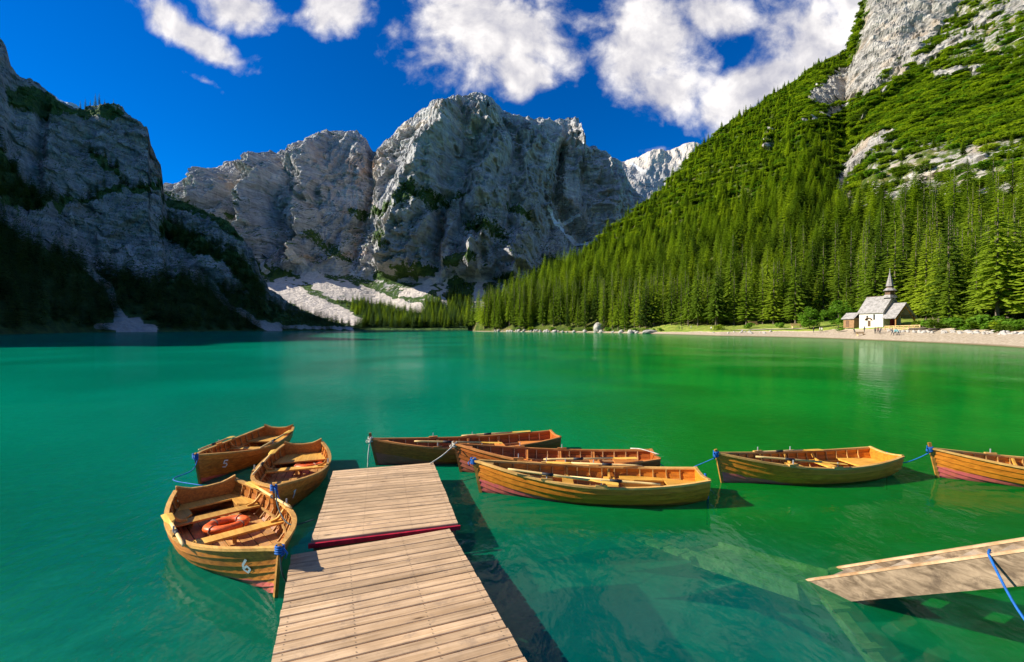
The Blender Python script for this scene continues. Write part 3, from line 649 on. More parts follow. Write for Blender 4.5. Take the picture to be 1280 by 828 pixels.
# --- candidates on the right-hand slope
def sample_grid(P, n, weight):
    A = P[:-1, :-1]; B = P[:-1, 1:]; D = P[1:, :-1]
    U = (B-A)[..., :2]; V = (D-A)[..., :2]
    area = np.abs(U[..., 0]*V[..., 1]-U[..., 1]*V[..., 0])*weight[:-1, :-1]
    c = np.cumsum(area.ravel()); k = np.searchsorted(c, RNG.random(n)*c[-1])
    r, cc = np.unravel_index(k, area.shape); u = RNG.random((n, 1)); v = RNG.random((n, 1))
    pts = P[r, cc]*(1-u)*(1-v)+P[r, cc+1]*u*(1-v)+P[r+1, cc]*(1-u)*v+P[r+1, cc+1]*u*v
    return pts, r, cc
def thin(pts, dist):
    """drop points closer than dist (array) to one kept before"""
    cell = 3.0; grid = {}; keep = []
    for i, p in enumerate(pts):
        d = dist[i]; gx, gy = int(p[0]//cell), int(p[1]//cell); ok = True; rr = int(d//cell)+1
        for a in range(gx-rr, gx+rr+1):
            for b in range(gy-rr, gy+rr+1):
                for j in grid.get((a, b), ()):
                    if (pts[j][0]-p[0])**2+(pts[j][1]-p[1])**2 < d*d: ok = False; break
                if not ok: break
            if not ok: break
        if ok: keep.append(i); grid.setdefault((gx, gy), []).append(i)
    return np.array(keep)

PXg = np.broadcast_to(R_PX[None, :], R_P.shape[:2]); PYg = HOR-(R_P[..., 2]-CAM_H)/R_P[..., 1]*F
SH = r_shore(PXg); BW, BZ = r_bank(PXg); INL = R_P[..., 1]-SH-BW
rows_i = np.broadcast_to(np.arange(R_P.shape[0])[:, None], PXg.shape)
open_px = sstep(790, 830, PXg)*sstep(1165, 1140, PXg)            # meadow in front of the wood
wood_start = 0.5+open_px*12+14*stroke(PXg, PXg*0, [(1040, 0, 30), (1125, 0, 30)], 0.6)+6*stroke(PXg, PXg*0, [(940, 0, 60), (1000, 0, 60)], 0.5)
w_tree = (INL > wood_start)*(rows_i < 300)*(R_M['scree_and_lit'] < 0.55)*1.0
# the steep right-hand flank carries dwarf pine, few trees
flank = sstep(1030, 1085, PXg)*sstep(268, 235, PYg)
flank = np.maximum(flank, sstep(985, 1010, PXg)*sstep(175, 150, PYg)*sstep(90, 120, PYg))
w_tree = w_tree*(1-0.97*flank)
w_tree = np.where(PXg > 1500, 0, w_tree)
pts, rr_, cc_ = sample_grid(R_P, 26000, w_tree)
pxs = PXg[rr_, cc_]; inl = INL[rr_, cc_]
order = np.argsort(pts[:, 1]+RNG.random(len(pts))*60)
pts, pxs, inl, rr_, cc_ = pts[order], pxs[order], inl[order], rr_[order], cc_[order]
hs = 27.0-17.0*sstep(25, 280, inl)+RNG.normal(0, 3.6, len(pts))+4.0*sstep(800, 640, pxs)*sstep(60, 20, inl)
hs = np.where(RNG.random(len(pts)) < 0.12, hs*0.62, hs)
hs = np.where(flank[rr_, cc_] > 0.4, 8.0, hs)
hs = np.clip(hs, 5, 33)
dist = 4.6+1.6*RNG.random(len(pts))-0.6*sstep(60, 20, inl)
k = thin(pts.tolist(), dist); pts, pxs, inl, hs = pts[k], pxs[k], inl[k], hs[k]
apx = hs*F/pts[:, 1]
vis = (np.abs((pts[:, 0])/pts[:, 1]) < 1.15)
# what a tree shows: front rows first
front = apx*np.where(inl < 26, 1.0, np.where(inl < 40, 0.55, 0.25))*vis
big = np.argsort(-front)[:292]; rest = np.setdiff1d(np.arange(len(pts)), big)

def tree_thing(kind, name, loc, h, rz, label, group, wid=1.0, cat='tree'):
    o = empty(name, loc, rz); s = h/26.0; o.scale = (s*wid, s*wid, s)
    c = obj('crown', KIND[kind][0], parent=o); t = obj('trunk', KIND[kind][1], parent=o)
    tag(o, label, cat, group); return o, c
SRC = {}
TN = [('spruce', 'full crowned spruce'), ('spruce', 'slim spruce'), ('spruce', 'broad old spruce'), ('larch_tree', 'bright green larch'), ('spruce', 'dark spruce')]
def place_tree(i):
    p = pts[i]; x = pxs[i]
    kd = int(RNG.choice([0, 1, 2, 3], p=[.38, .28, .20, .14]))
    if x > 1150 and inl[i] < 14: kd = int(RNG.choice([0, 2]))
    tall = 'tall' if hs[i] > 26 else ('medium' if hs[i] > 18 else 'short')
    if x > 1145: z = 'on the beach bank beyond the chapel'
    elif x > 1060: z = 'in the wood behind the chapel'
    elif x > 810: z = 'at the wood edge behind the meadow'
    else: z = 'on the steep rocky lakeshore'
    g = {'on the beach bank beyond the chapel': 'conifers beyond the chapel', 'in the wood behind the chapel': 'conifers behind the chapel', 'at the wood edge behind the meadow': 'conifers behind the meadow', 'on the steep rocky lakeshore': 'conifers along the rocky lakeshore'}[z]
    nm, desc = TN[kd]
    o, c = tree_thing(kd, nm, (p[0], p[1], p[2]-0.3), hs[i], RNG.random()*6.28, f'{tall} {desc} {z}', f'{tall} {desc} {g}', 1.05+0.45*RNG.random())
    SRC.setdefault(kd, c)
for i in big: place_tree(int(i))

# --- the same trees farther up, too many to count: instanced as one object each
def forest(name, label, P, S, kinds, weights, W=None):
    me = bpy.data.meshes.new(name); me.from_pydata([tuple(p) for p in P], [], [])
    n = len(P)
    for nm, ty, dat in (('scl', 'FLOAT', np.asarray(S)/26.0), ('rot', 'FLOAT', RNG.random(n)*6.28), ('knd', 'INT', RNG.choice(len(kinds), n, p=weights)), ('wid', 'FLOAT', (1.3+0.9*RNG.random(n))*(1 if W is None else W))):
        a = me.attributes.new(nm, ty, 'POINT'); a.data.foreach_set('value', dat.astype(np.int32 if ty == 'INT' else np.float32))
    o = obj(name, me); tag(o, label, None, None, 'stuff')
    ng = bpy.data.node_groups.new(name+'_nodes', 'GeometryNodeTree')
    ng.interface.new_socket('Geometry', in_out='INPUT', socket_type='NodeSocketGeometry'); ng.interface.new_socket('Geometry', in_out='OUTPUT', socket_type='NodeSocketGeometry')
    N, Lk = ng.nodes, ng.links
    gi, go = N.new('NodeGroupInput'), N.new('NodeGroupOutput')
    g2i = N.new('GeometryNodeGeometryToInstance')
    for src in kinds[::-1]:
        oi = N.new('GeometryNodeObjectInfo'); oi.inputs['Object'].default_value = src; oi.inputs['As Instance'].default_value = True; oi.transform_space = 'ORIGINAL'
        Lk.new(oi.outputs['Geometry'], g2i.inputs[0])
    iop = N.new('GeometryNodeInstanceOnPoints'); iop.inputs['Pick Instance'].default_value = True
    def att(nm, ty):
        a = N.new('GeometryNodeInputNamedAttribute'); a.data_type = ty; a.inputs['Name'].default_value = nm
        return a.outputs['Attribute']
    join = N.new('GeometryNodeJoinGeometry')
    for src in kinds[::-1]:
        oi = N.new('GeometryNodeObjectInfo'); oi.inputs['Object'].default_value = src; oi.inputs['As Instance'].default_value = True; oi.transform_space = 'ORIGINAL'
        Lk.new(oi.outputs['Geometry'], join.inputs[0])
    Lk.new(gi.outputs[0], iop.inputs['Points']); Lk.new(join.outputs[0], iop.inputs['Instance']); Lk.new(att('knd', 'INT'), iop.inputs['Instance Index'])
    cr = N.new('ShaderNodeCombineXYZ'); Lk.new(att('rot', 'FLOAT'), cr.inputs[2]); Lk.new(cr.outputs[0], iop.inputs['Rotation'])
    sc, wd = att('scl', 'FLOAT'), att('wid', 'FLOAT')
    mu = N.new('ShaderNodeMath'); mu.operation = 'MULTIPLY'; Lk.new(sc, mu.inputs[0]); Lk.new(wd, mu.inputs[1])
    cs = N.new('ShaderNodeCombineXYZ'); Lk.new(mu.outputs[0], cs.inputs[0]); Lk.new(mu.outputs[0], cs.inputs[1]); Lk.new(sc, cs.inputs[2]); Lk.new(cs.outputs[0], iop.inputs['Scale'])
    N.remove(g2i)
    for nd in [x for x in N if x.type == 'OBJECT_INFO' and not x.outputs['Geometry'].is_linked]: N.remove(nd)
    Lk.new(iop.outputs[0], go.inputs[0])
    o.modifiers.new('trees', 'NODES').node_group = ng
    return o
forest('conifer_forest', 'dense sunlit conifer forest covering the right mountainside', pts[rest]-np.array([0, 0, .4]), hs[rest], [SRC[0], SRC[1], SRC[2], SRC[3]], [.36, .30, .16, .18])

# dwarf pine and bushes on the open flank
w_b = np.clip(flank+0.25*sstep(60, 200, INL)*(1-flank), 0, 1)*np.clip(1.2-2.2*R_M['scree_and_lit'], 0, 1)*(rows_i < 300)*(PXg < 1320)
bp, br, bc = sample_grid(R_P, 6500, w_b)
LB = {}
# --- bushes along the beach edge
bush_spots = [(1160, 20, 1.0), (1172, 17, 1.2), (1185, 19, 1.3), (1198, 16.5, 1.5), (1212, 18, 1.7), (1224, 16.5, 1.5), (1238, 18, 1.6), (1252, 17, 1.2), (1264, 16.5, 1.3), (1275, 17.5, 1.1), (1150, 21, .9), (1232, 15.5, .9), (1208, 15.5, .8), (1258, 15.2, .8), (1050, 11.5, .75), (975, 24, 1.1), (1005, 30, 1.1), (818, 8, .8), (826, 9, 1.0), (806, 7, 1.0), (795, 5, 1.2), (760, 4, 1.3), (735, 4, 1.2), (712, 4, 1.2), (690, 4, 1.3), (664, 4, 1.4), (648, 4, 1.3), (935, 24, 1.3), (900, 21, 1.2)]
for i, (px, off, s) in enumerate(bush_spots):
    Y = float(r_shore(px))+off
    where = 'above the stones of the right beach' if px > 1140 else ('on the grass by the beach' if px > 1040 else ('at the wood edge behind the meadow' if px > 830 else 'among the rocks of the steep lakeshore'))
    o = obj('bush', BUSH[i % 3], loc=r_pt(px, Y, -0.1), rot=(0, 0, i*1.7)); o.scale = (s, s, s*1.1)
    lab = f'{["leafy round green", "low dark green spreading", "upright leafy green"][i % 3]} bush {where}'
    tag(o, lab, 'bush', lab+' group'); LB.setdefault(i % 3, o)
forest('dwarf_pine_cover', 'dwarf pine scrub spread over the steep right flank', bp-np.array([0, 0, .5]), 26.0*(0.9+1.2*RNG.random(len(bp))), [LB[1], LB[0]], [.75, .25])

# --- two broadleaf trees beside the chapel
def broadleaf(px, Y, h, r, seed, label):
    o = empty('broadleaf_tree', r_pt(px, Y, -0.1)); rnd = random.Random(seed)
    tr = MB(); tr.tube([(0, 0, 0), (.03, 0, h*.25), (0, .04, h*.55), (0, 0, h*.8)], lambda t: .14*(1.1-t), 7)
    for i in range(7):
        a = i*2.4; z = h*(.28+.06*i); tr.tube([(0, 0, z), (math.cos(a)*r*.35, math.sin(a)*r*.35, z+r*.25), (math.cos(a)*r*.65, math.sin(a)*r*.65, z+r*.4)], lambda t: .05*(1.1-t), 5)
    tr.build('trunk', M_BARK, o, smooth=True)
    mb = MB(); lobes = []
    for i in range(26):
        f = rnd.random(); z = h*(.20+.72*f); rad = r*math.sin(math.pi*(0.22+.74*f))*rnd.uniform(.35, .85); a = rnd.random()*6.28
        lobes.append((math.cos(a)*rad, math.sin(a)*rad, z, r*rnd.uniform(.18, .36)))
    for i in range(3800):
        lx, ly, lz, lr = rnd.choice(lobes); d = Vector((rnd.gauss(0, 1), rnd.gauss(0, 1), rnd.gauss(0, .8))).normalized()*lr*rnd.uniform(.5, 1.05); p = Vector((lx, ly, lz))+d
        s = .27*rnd.uniform(.6, 1.5); q = Matrix.Rotation(rnd.random()*6.28, 3, 'Z') @ Matrix.Rotation(rnd.uniform(-1, 1), 3, 'X')
        mb.add([p+q @ Vector(v) for v in ((-s, 0, 0), (0, -s*.6, s*.15), (s, 0, 0), (0, s*.6, s*.15))], [(0, 1, 2, 3)])
    me = bpy.data.meshes.new('crown'); me.from_pydata(mb.v, [], mb.f); me.update(); me.materials.append(M_LEAF)
    obj('crown', me, parent=o); tag(o, label, 'tree')
broadleaf(1012, 157, 7.0, 4.4, 31, 'small round broadleaf tree on the meadow by the beach')
broadleaf(1048, 145, 9.0, 4.7, 32, 'dense broadleaf tree beside the small shed of the chapel')

# --- left bank and valley floor woods
PXl = LPX; PXl = np.broadcast_to(PXl[None, :], L_P.shape[:2])
wl = (L_M['veg'] > 0.55)*(L_P[..., 2] > 0.8)*(L_M['scree_and_lit'] < 0.2)*(PXl > -120)*1.0
rl = np.broadcast_to(np.arange(L_P.shape[0])[:, None], PXl.shape); wl = wl*(rl < 175)
lp, lr, lc = sample_grid(L_P, 6500, wl)
kk = thin(lp.tolist(), np.full(len(lp), 5.4)); lp = lp[kk]; lr = lr[kk]; lc = lc[kk]
zl = lp[:, 2]; lh = 20-9*sstep(20, 160, zl)+RNG.normal(0, 2.5, len(lp)); lh = np.clip(lh, 5, 26)*np.where(PXl[lr, lc] > 330, 0.7, 1.0)
sn_trees = []
for (px, h) in ((104, 7), (110, 9), (116, 6.5), (122, 10), (128, 8.5), (134, 6), (145, 4.5)):
    j = int(np.argmin(np.abs(PXl[0]-px))); p = L_P[217, j]
    o, c = tree_thing(4, 'spruce', (p[0], p[1], p[2]-0.8), h*1.6, px*0.7, 'small spruce standing against the sky on the left cliff top', 'spruces on the left cliff top', 1.1); SRC.setdefault(4, c)
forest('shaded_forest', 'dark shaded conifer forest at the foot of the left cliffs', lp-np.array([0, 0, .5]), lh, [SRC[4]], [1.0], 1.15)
PXc = np.broadcast_to(np.arange(140, 930, 1.15)[None, :], C_P.shape[:2]); rc = np.broadcast_to(np.arange(C_P.shape[0])[:, None], PXc.shape)
wc = (C_M['veg'] > 0.5)*(C_M['scree_and_lit'] < 0.12)*(rc > 6)*(rc < 150)*(PXc < 720)*(PXc > 280)*1.0
PYc = HOR-(C_P[..., 2]-CAM_H)/C_P[..., 1]*F
wc = wc*np.where((PXc < 440), 0.25, 1.0)*np.where(PYc < 372, 0.35, 1.0)
cp, cr_, cc2 = sample_grid(C_P, 9000, wc)
kk = thin(cp.tolist(), np.full(len(cp), 5.2)); cp = cp[kk]; pyv = PYc[cr_, cc2][kk]; pxv = PXc[cr_, cc2][kk]
ch = np.where(pyv > 374, 17, 8)+RNG.normal(0, 2.2, len(cp)); ch = np.clip(ch, 4, 22)*np.where(pxv < 440, 0.6, 1)
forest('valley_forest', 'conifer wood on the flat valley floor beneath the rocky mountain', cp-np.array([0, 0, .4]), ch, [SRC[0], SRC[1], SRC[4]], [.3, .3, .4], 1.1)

# ------------------------------------------------------------------ wood, paint and rope materials
def wood(name, a, b, grain=(1.2, 16, 16), rough=0.6, spec=0.3, worn=None, var=0.25, knots=False, coat=0.0):
    m, t = new_mat(name); tc = t.n('ShaderNodeTexCoord').outputs['Object']; r = t.n('ShaderNodeObjectInfo').outputs['Random']
    off = t.vmath('ADD', tc, t.n('ShaderNodeCombineXYZ', {0: t.math('MULTIPLY', r, 31.0), 1: t.math('MULTIPLY', r, 7.0), 2: 0.0}).outputs[0]).outputs[0]
    g = t.noise(t.mapping(off, scale=grain), 1.0, 6, 0.65, 0.6)
    col = t.mix(t.rng(g, 0.28, 0.72), a, b)
    big = t.noise(off, 1.6, 4, 0.6)
    col = t.mix(1.0, col, t.ramp(big, [(0.3, (0.72, 0.70, 0.68)), (0.7, (1.18, 1.16, 1.12))]), 'MULTIPLY')
    if knots:
        vo = t.n('ShaderNodeTexVoronoi', {'Vector': t.mapping(off, scale=(1.3, 5.0, 1.0)), 'Scale': 1.0}).outputs['Distance']
        col = t.mix(t.rng(vo, 0.11, 0.03), col, (0.12, 0.07, 0.035))
        cr = t.noise(t.mapping(off, scale=(1.5, 60, 1)), 1.0, 3, 0.6)
        col = t.mix(t.math('MULTIPLY', t.rng(cr, 0.66, 0.76), 0.6), col, (0.20, 0.13, 0.08))
    if worn: col = t.mix(t.math('MULTIPLY', t.rng(t.noise(off, 5.0, 6, 0.7), 0.52, 0.68), 0.6), col, worn)
    br = t.rng(r, 0, 1, 1-var, 1+var, smooth=False)
    col = t.mix(1.0, col, t.n('ShaderNodeCombineColor', {0: br, 1: br, 2: br}).outputs[0], 'MULTIPLY')
    bmp = t.n('ShaderNodeBump', {'Strength': 0.35, 'Distance': 0.004, 'Height': g}).outputs[0]
    finish(m, t, bsdf(t, col, rough, bmp, **{'Specular IOR Level': spec, 'Coat Weight': coat, 'Coat Roughness': 0.25})); return m
def plain(name, c, rough=0.6, spec=0.3, n=14.0, amt=0.35):
    m, t = new_mat(name); tc = t.n('ShaderNodeTexCoord').outputs['Object']
    v = t.noise(tc, n, 5, 0.65); col = t.mix(t.rng(v, 0.3, 0.7), tuple(x*(1-amt) for x in c), tuple(min(1, x*(1+amt*.5)) for x in c))
    finish(m, t, bsdf(t, col, rough, **{'Specular IOR Level': spec})); return m
def hull_wood(name, a, b, paint, paint_amt=1.0):
    """varnished clinker planks; worn pink bottom paint low on the bow, a dark wet band at the water"""
    m, t = new_mat(name); tc = t.n('ShaderNodeTexCoord').outputs['Object']; r = t.n('ShaderNodeObjectInfo').outputs['Random']
    s = t.n('ShaderNodeSeparateXYZ', {0: tc}); x, z = s.outputs[0], s.outputs[2]
    off = t.vmath('ADD', tc, t.n('ShaderNodeCombineXYZ', {0: t.math('MULTIPLY', r, 31.0), 1: 0.0, 2: t.math('MULTIPLY', r, 7.0)}).outputs[0]).outputs[0]
    g = t.noise(t.mapping(off, scale=(1.5, 22, 30)), 1.0, 6, 0.65, 0.7)
    col = t.mix(t.rng(g, 0.28, 0.72), a, b)
    st = t.noise(t.mapping(off, scale=(2.5, 5, 7)), 1.0, 5, 0.65)
    col = t.mix(t.math('MULTIPLY', t.rng(st, 0.5, 0.7), 0.40), col, tuple(c*0.5 for c in a))
    br = t.rng(r, 0, 1, 0.8, 1.15, smooth=False)
    col = t.mix(1.0, col, t.n('ShaderNodeCombineColor', {0: br, 1: br, 2: br}).outputs[0], 'MULTIPLY')
    line = t.math('ADD', t.math('MULTIPLY', t.math('SUBTRACT', x, 2.6), 0.16), 0.03)         # paint line rises to the bow
    edge = t.math('ADD', t.math('SUBTRACT', line, z), t.math('MULTIPLY', t.math('SUBTRACT', t.noise(off, 6, 4), 0.5), 0.06))
    wornn = t.rng(t.noise(t.mapping(off, scale=(3, 10, 14)), 1.0, 6, 0.7), 0.30, 0.52, 0.35, 1.0)
    col = t.mix(t.math('MULTIPLY', t.math('MULTIPLY', t.rng(edge, 0.0, 0.02), wornn), paint_amt), col, paint)
    wet = t.rng(z, 0.055, 0.02)
    col = t.mix(t.math('MULTIPLY', wet, 0.55), col, (0.06, 0.035, 0.02))
    bmp = t.n('ShaderNodeBump', {'Strength': 0.3, 'Distance': 0.004, 'Height': g}).outputs[0]
    finish(m, t, bsdf(t, col, 0.5, bmp, **{'Specular IOR Level': 0.35})); return m
PINK = (0.62, 0.115, 0.11)
M_HULL = {'gold': hull_wood('golden hull planks', (0.50, 0.140, 0.010), (0.80, 0.275, 0.020), PINK), 'brown': hull_wood('brown hull planks', (0.33, 0.098, 0.012), (0.62, 0.215, 0.024), PINK, 0.9),
          'red': hull_wood('red brown hull planks', (0.28, 0.060, 0.009), (0.52, 0.14, 0.016), (0.50, 0.13, 0.10), 0.6)}
M_INNER = {'gold': wood('golden inner wood', (0.36, 0.155, 0.025), (0.60, 0.30, 0.055), (1.5, 14, 14)), 'brown': wood('brown inner wood', (0.28, 0.12, 0.022), (0.52, 0.25, 0.05), (1.5, 14, 14)), 'red': wood('red inner wood', (0.22, 0.075, 0.02), (0.42, 0.16, 0.035), (1.5, 14, 14))}
M_RAIL = {'gold': wood('golden rail', (0.50, 0.26, 0.065), (0.70, 0.42, 0.13), (2, 20, 20)), 'brown': wood('pale worn rail', (0.42, 0.20, 0.045), (0.66, 0.37, 0.10), (2, 20, 20)), 'red': wood('orange rail', (0.42, 0.14, 0.03), (0.62, 0.26, 0.07), (2, 20, 20))}
M_RIB = {'gold': wood('rib wood', (0.40, 0.20, 0.05), (0.66, 0.38, 0.11), var=.15), 'brown': wood('rib wood brown', (0.34, 0.17, 0.045), (0.60, 0.34, 0.10), var=.15), 'red': wood('pale rib wood', (0.52, 0.26, 0.09), (0.76, 0.46, 0.20), var=.15)}
M_SEAT = {'gold': wood('golden seat', (0.52, 0.25, 0.03), (0.72, 0.39, 0.07), (1.5, 18, 18)), 'brown': wood('yellow seat', (0.50, 0.245, 0.04), (0.72, 0.40, 0.08), (1.5, 18, 18)), 'red': wood('orange seat', (0.50, 0.16, 0.03), (0.70, 0.28, 0.06), (1.5, 18, 18))}
M_FLOORB = wood('bottom boards', (0.40, 0.175, 0.045), (0.64, 0.35, 0.115), (1.5, 18, 18), worn=(0.30, 0.18, 0.10))
M_OAR = wood('oar wood', (0.66, 0.42, 0.14), (0.84, 0.60, 0.26), (1.5, 24, 24)); M_OARB = wood('oar blade wood', (0.74, 0.40, 0.05), (0.88, 0.55, 0.11), (1.5, 18, 18))
M_BLACK = plain('black rubber', (0.02, 0.02, 0.025)); M_STEEL = plain('galvanised steel', (0.35, 0.35, 0.36), 0.4, 0.5)
M_WHITE = plain('white paint', (0.80, 0.79, 0.76), 0.6, 0.3, 60, 0.25)
M_ORANGE = plain('orange life ring', (0.85, 0.13, 0.015), 0.45, 0.4); M_GREYR = plain('ring cord', (0.42, 0.20, 0.12))
M_BLUE = plain('blue rope', (0.01, 0.12, 0.42), 0.7); M_ROPE = plain('pale rope', (0.62, 0.56, 0.46), 0.9); M_DROPE = plain('wet dark rope', (0.03, 0.06, 0.06), 0.7)
M_DECK = wood('weathered deck boards', (0.44, 0.280, 0.150), (0.70, 0.490, 0.300), (0.9, 26, 26), 0.85, 0.15, (0.30, 0.205, 0.135), 0.16, True)
M_DFRAME = wood('dark deck beam', (0.10, 0.07, 0.05), (0.20, 0.15, 0.10)); M_RED = plain('red edge paint', (0.46, 0.012, 0.03), 0.5, 0.3, 9, 0.3)

# ------------------------------------------------------------------ floating jetty
def pontoon(name, c, d, far_len, near_len, W, ztop, label, red, seed):
    """c: middle of the far edge; d: unit vector pointing away along the jetty"""
    rnd = random.Random(seed); rz = math.atan2(d.x, d.y)*-1
    o = empty(name, (c.x, c.y, 0.0), rz)       # local: x across, y away
    step = 0.128; y = -0.064; k = 0
    shared = []
    for v in range(4):
        mb = MB(); w = step-0.0115+(-.004, .004, 0, .002)[v]; t = 0.034; e = 0.006; Wd = W/2
        prof = [(-w/2, -t), (w/2, -t), (w/2, -e), (w/2-e, 0), (-w/2+e, 0), (-w/2, -e)]
        n = 5; vs = []; fs = []
        for i in range(n):
            x = -Wd+W*i/(n-1); bow = rnd.uniform(-.002, .002)
            vs += [(x, a+bow, b+bow) for a, b in prof]
        for i in range(n-1):
            for j in range(6): fs.append((i*6+j, i*6+(j+1) % 6, (i+1)*6+(j+1) % 6, (i+1)*6+j))
        fs += [tuple(range(6))[::-1], tuple(range((n-1)*6, n*6))]
        me = mb.add(vs, fs).mesh('plank'); me.materials.append(M_DECK); shared.append(me)
    while y > -near_len:
        p = obj('plank', shared[k % 4], parent=o, loc=(rnd.uniform(-.005, .005), y, ztop+rnd.uniform(-.003, .002)), rot=(rnd.uniform(-.006, .006), rnd.uniform(-.003, .003), rnd.uniform(-.002, .002)))
        y -= step; k += 1
    L = near_len
    for sx_ in (-1, 1):
        MB().box((sx_*(W/2-.07), -L/2, ztop-.125), (.07, L-.02, .17)).build('side_beam', M_DFRAME, o)
    for yy in (-.06, -L+.06): MB().box((0, yy, ztop-.125), (W-.22, .07, .17)).build('cross_beam', M_DFRAME, o)
    for sx_ in (-1, 1):
        MB().tube([(sx_*W*.28, -.12, .03), (sx_*W*.28, -L+.12, .03)], .17, 14).build('float', M_BLACK, o, smooth=True)
    if red:
        MB().box((0, -L-.020, ztop-.035), (W+.04, .032, .055)).build('edge_strip', M_RED, o)
    # screw heads in rows
    mb = MB()
    for sx_ in (-W/2+.07, -W/6, W/6, W/2-.07):
        yy = -0.064
        while yy > -near_len:
            for dy in (-.03, .03): mb.add([(sx_+.006*math.cos(a*1.0472), yy+dy+.006*math.sin(a*1.0472), ztop+.0035) for a in range(6)], [(0, 1, 2, 3, 4, 5)])
            yy -= step
    sc = mb.build('screw_heads', M_DFRAME, o); sc['kind'] = 'stuff'
    tag(o, label, 'pontoon', None); return o
d1 = Vector((-math.sin(R(16.3)), math.cos(R(16.3)), 0)); d2 = Vector((-math.sin(R(21.4)), math.cos(R(21.4)), 0))
pontoon('jetty_pontoon', Vector((-2.477, 8.852, 0)), d1, 0, 3.0, 1.88, 0.35, 'outer wooden jetty float with a red painted edge strip', True, 1)
pontoon('jetty_pontoon', Vector((-1.733, 5.758, 0)), d2, 0, 6.2, 1.92, 0.352, 'inner wooden jetty float without a red edge, nearer the shore', False, 2)

# ------------------------------------------------------------------ rowing boats
class Hull:
    def __init__(s, L, B): s.L, s.B = L, B
    def b(s, t):
        return s.B/2*((1-(max(0, t-.42)/.58)**2.3) if t > .42 else (1-.40*((.42-t)/.42)**2))
    def zs(s, t): return .335+(.25*((t-.4)/.6)**2 if t > .4 else .085*((.4-t)/.4)**2)
    def zk(s, t): return -.14+(.10*((t-.85)/.15)**2 if t > .85 else (.15*((.25-t)/.25)**2 if t < .25 else 0))
    def pt(s, t, q, side, off=0.0):
        w = max(0, (t-.55)/.45)**1.3*.95
        def yz(q):
            y = s.b(t)*((1-w)*math.sin(q*math.pi/2)**.85+w*q**1.05); g = (1-w)*(1-math.cos(q*math.pi/2))+w*q
            return y, s.zk(t)+(s.zs(t)-s.zk(t))*g
        y, z = yz(q)
        if off:
            y1, z1 = yz(min(1, q+.02)); y0, z0 = yz(max(0, q-.02)); ty, tz = y1-y0, z1-z0; l = math.hypot(ty, tz) or 1
            y += off*tz/l*(1 if l > 1e-6 else 0); z -= off*ty/l
            if l < 1e-6: y += off
        x = t*s.L+.22*max(0, (t-.7)/.3)**2*z
        return Vector((x, side*max(y, 0.0), z))
    def half(s, t, z):
        """half breadth at height z"""
        lo_, hi = 0.0, 1.0
        for _ in range(18):
            m_ = (lo_+hi)/2
            if s.pt(t, m_, 1).z < z: lo_ = m_
            else: hi = m_
        return s.pt(t, lo_, 1).y

GLYPH = {'0': [[(0, .2), (0, .8), (.3, 1), (.6, .8), (.6, .2), (.3, 0), (0, .2)]], '1': [[(.1, .75), (.35, 1), (.35, 0)]], '2': [[(0, .75), (.15, 1), (.5, 1), (.6, .75), (0, 0), (.62, 0)]],
         '4': [[(.45, 0), (.45, 1), (0, .3), (.65, .3)]], '5': [[(.55, 1), (.08, 1), (.03, .55), (.4, .6), (.6, .35), (.45, .02), (0, .08)]], '6': [[(.5, 1), (.1, .6), (.03, .25), (.3, 0), (.58, .25), (.4, .5), (.08, .35)]],
         '7': [[(0, 1), (.6, 1), (.2, 0)]]}
def lettering(h, text, t0, q0, side, size, up=True):
    """strokes of white paint laid on the planks: text starts at (t0,q0), runs aft"""
    mb = MB(); cx = 0.0
    for ch in text:
        for line in GLYPH[ch]:
            P = []
            for k in range(len(line)-1):
                (x0, y0), (x1, y1) = line[k], line[k+1]
                n = 3
                for i in range(n): P.append((x0+(x1-x0)*i/n, y0+(y1-y0)*i/n))
            P.append(line[-1])
            vs = []; fs = []
            for i, (x, y) in enumerate(P):
                a, b = P[max(0, i-1)], P[min(len(P)-1, i+1)]; dx, dy = b[0]-a[0], b[1]-a[1]; l = math.hypot(dx, dy) or 1
                for sg in (-1, 1):
                    gx, gy = x-sg*dy/l*.085, y+sg*dx/l*.085
                    t = t0+(-1 if up else 1)*(cx+gx)*size/h.L; q = q0+gy*size/(.62)
                    vs.append(h.pt(t, q, side, .021))
            for i in range(len(P)-1): fs.append((2*i, 2*i+1, 2*i+3, 2*i+2))
            mb.add(vs, fs)
        cx += .9
    return mb

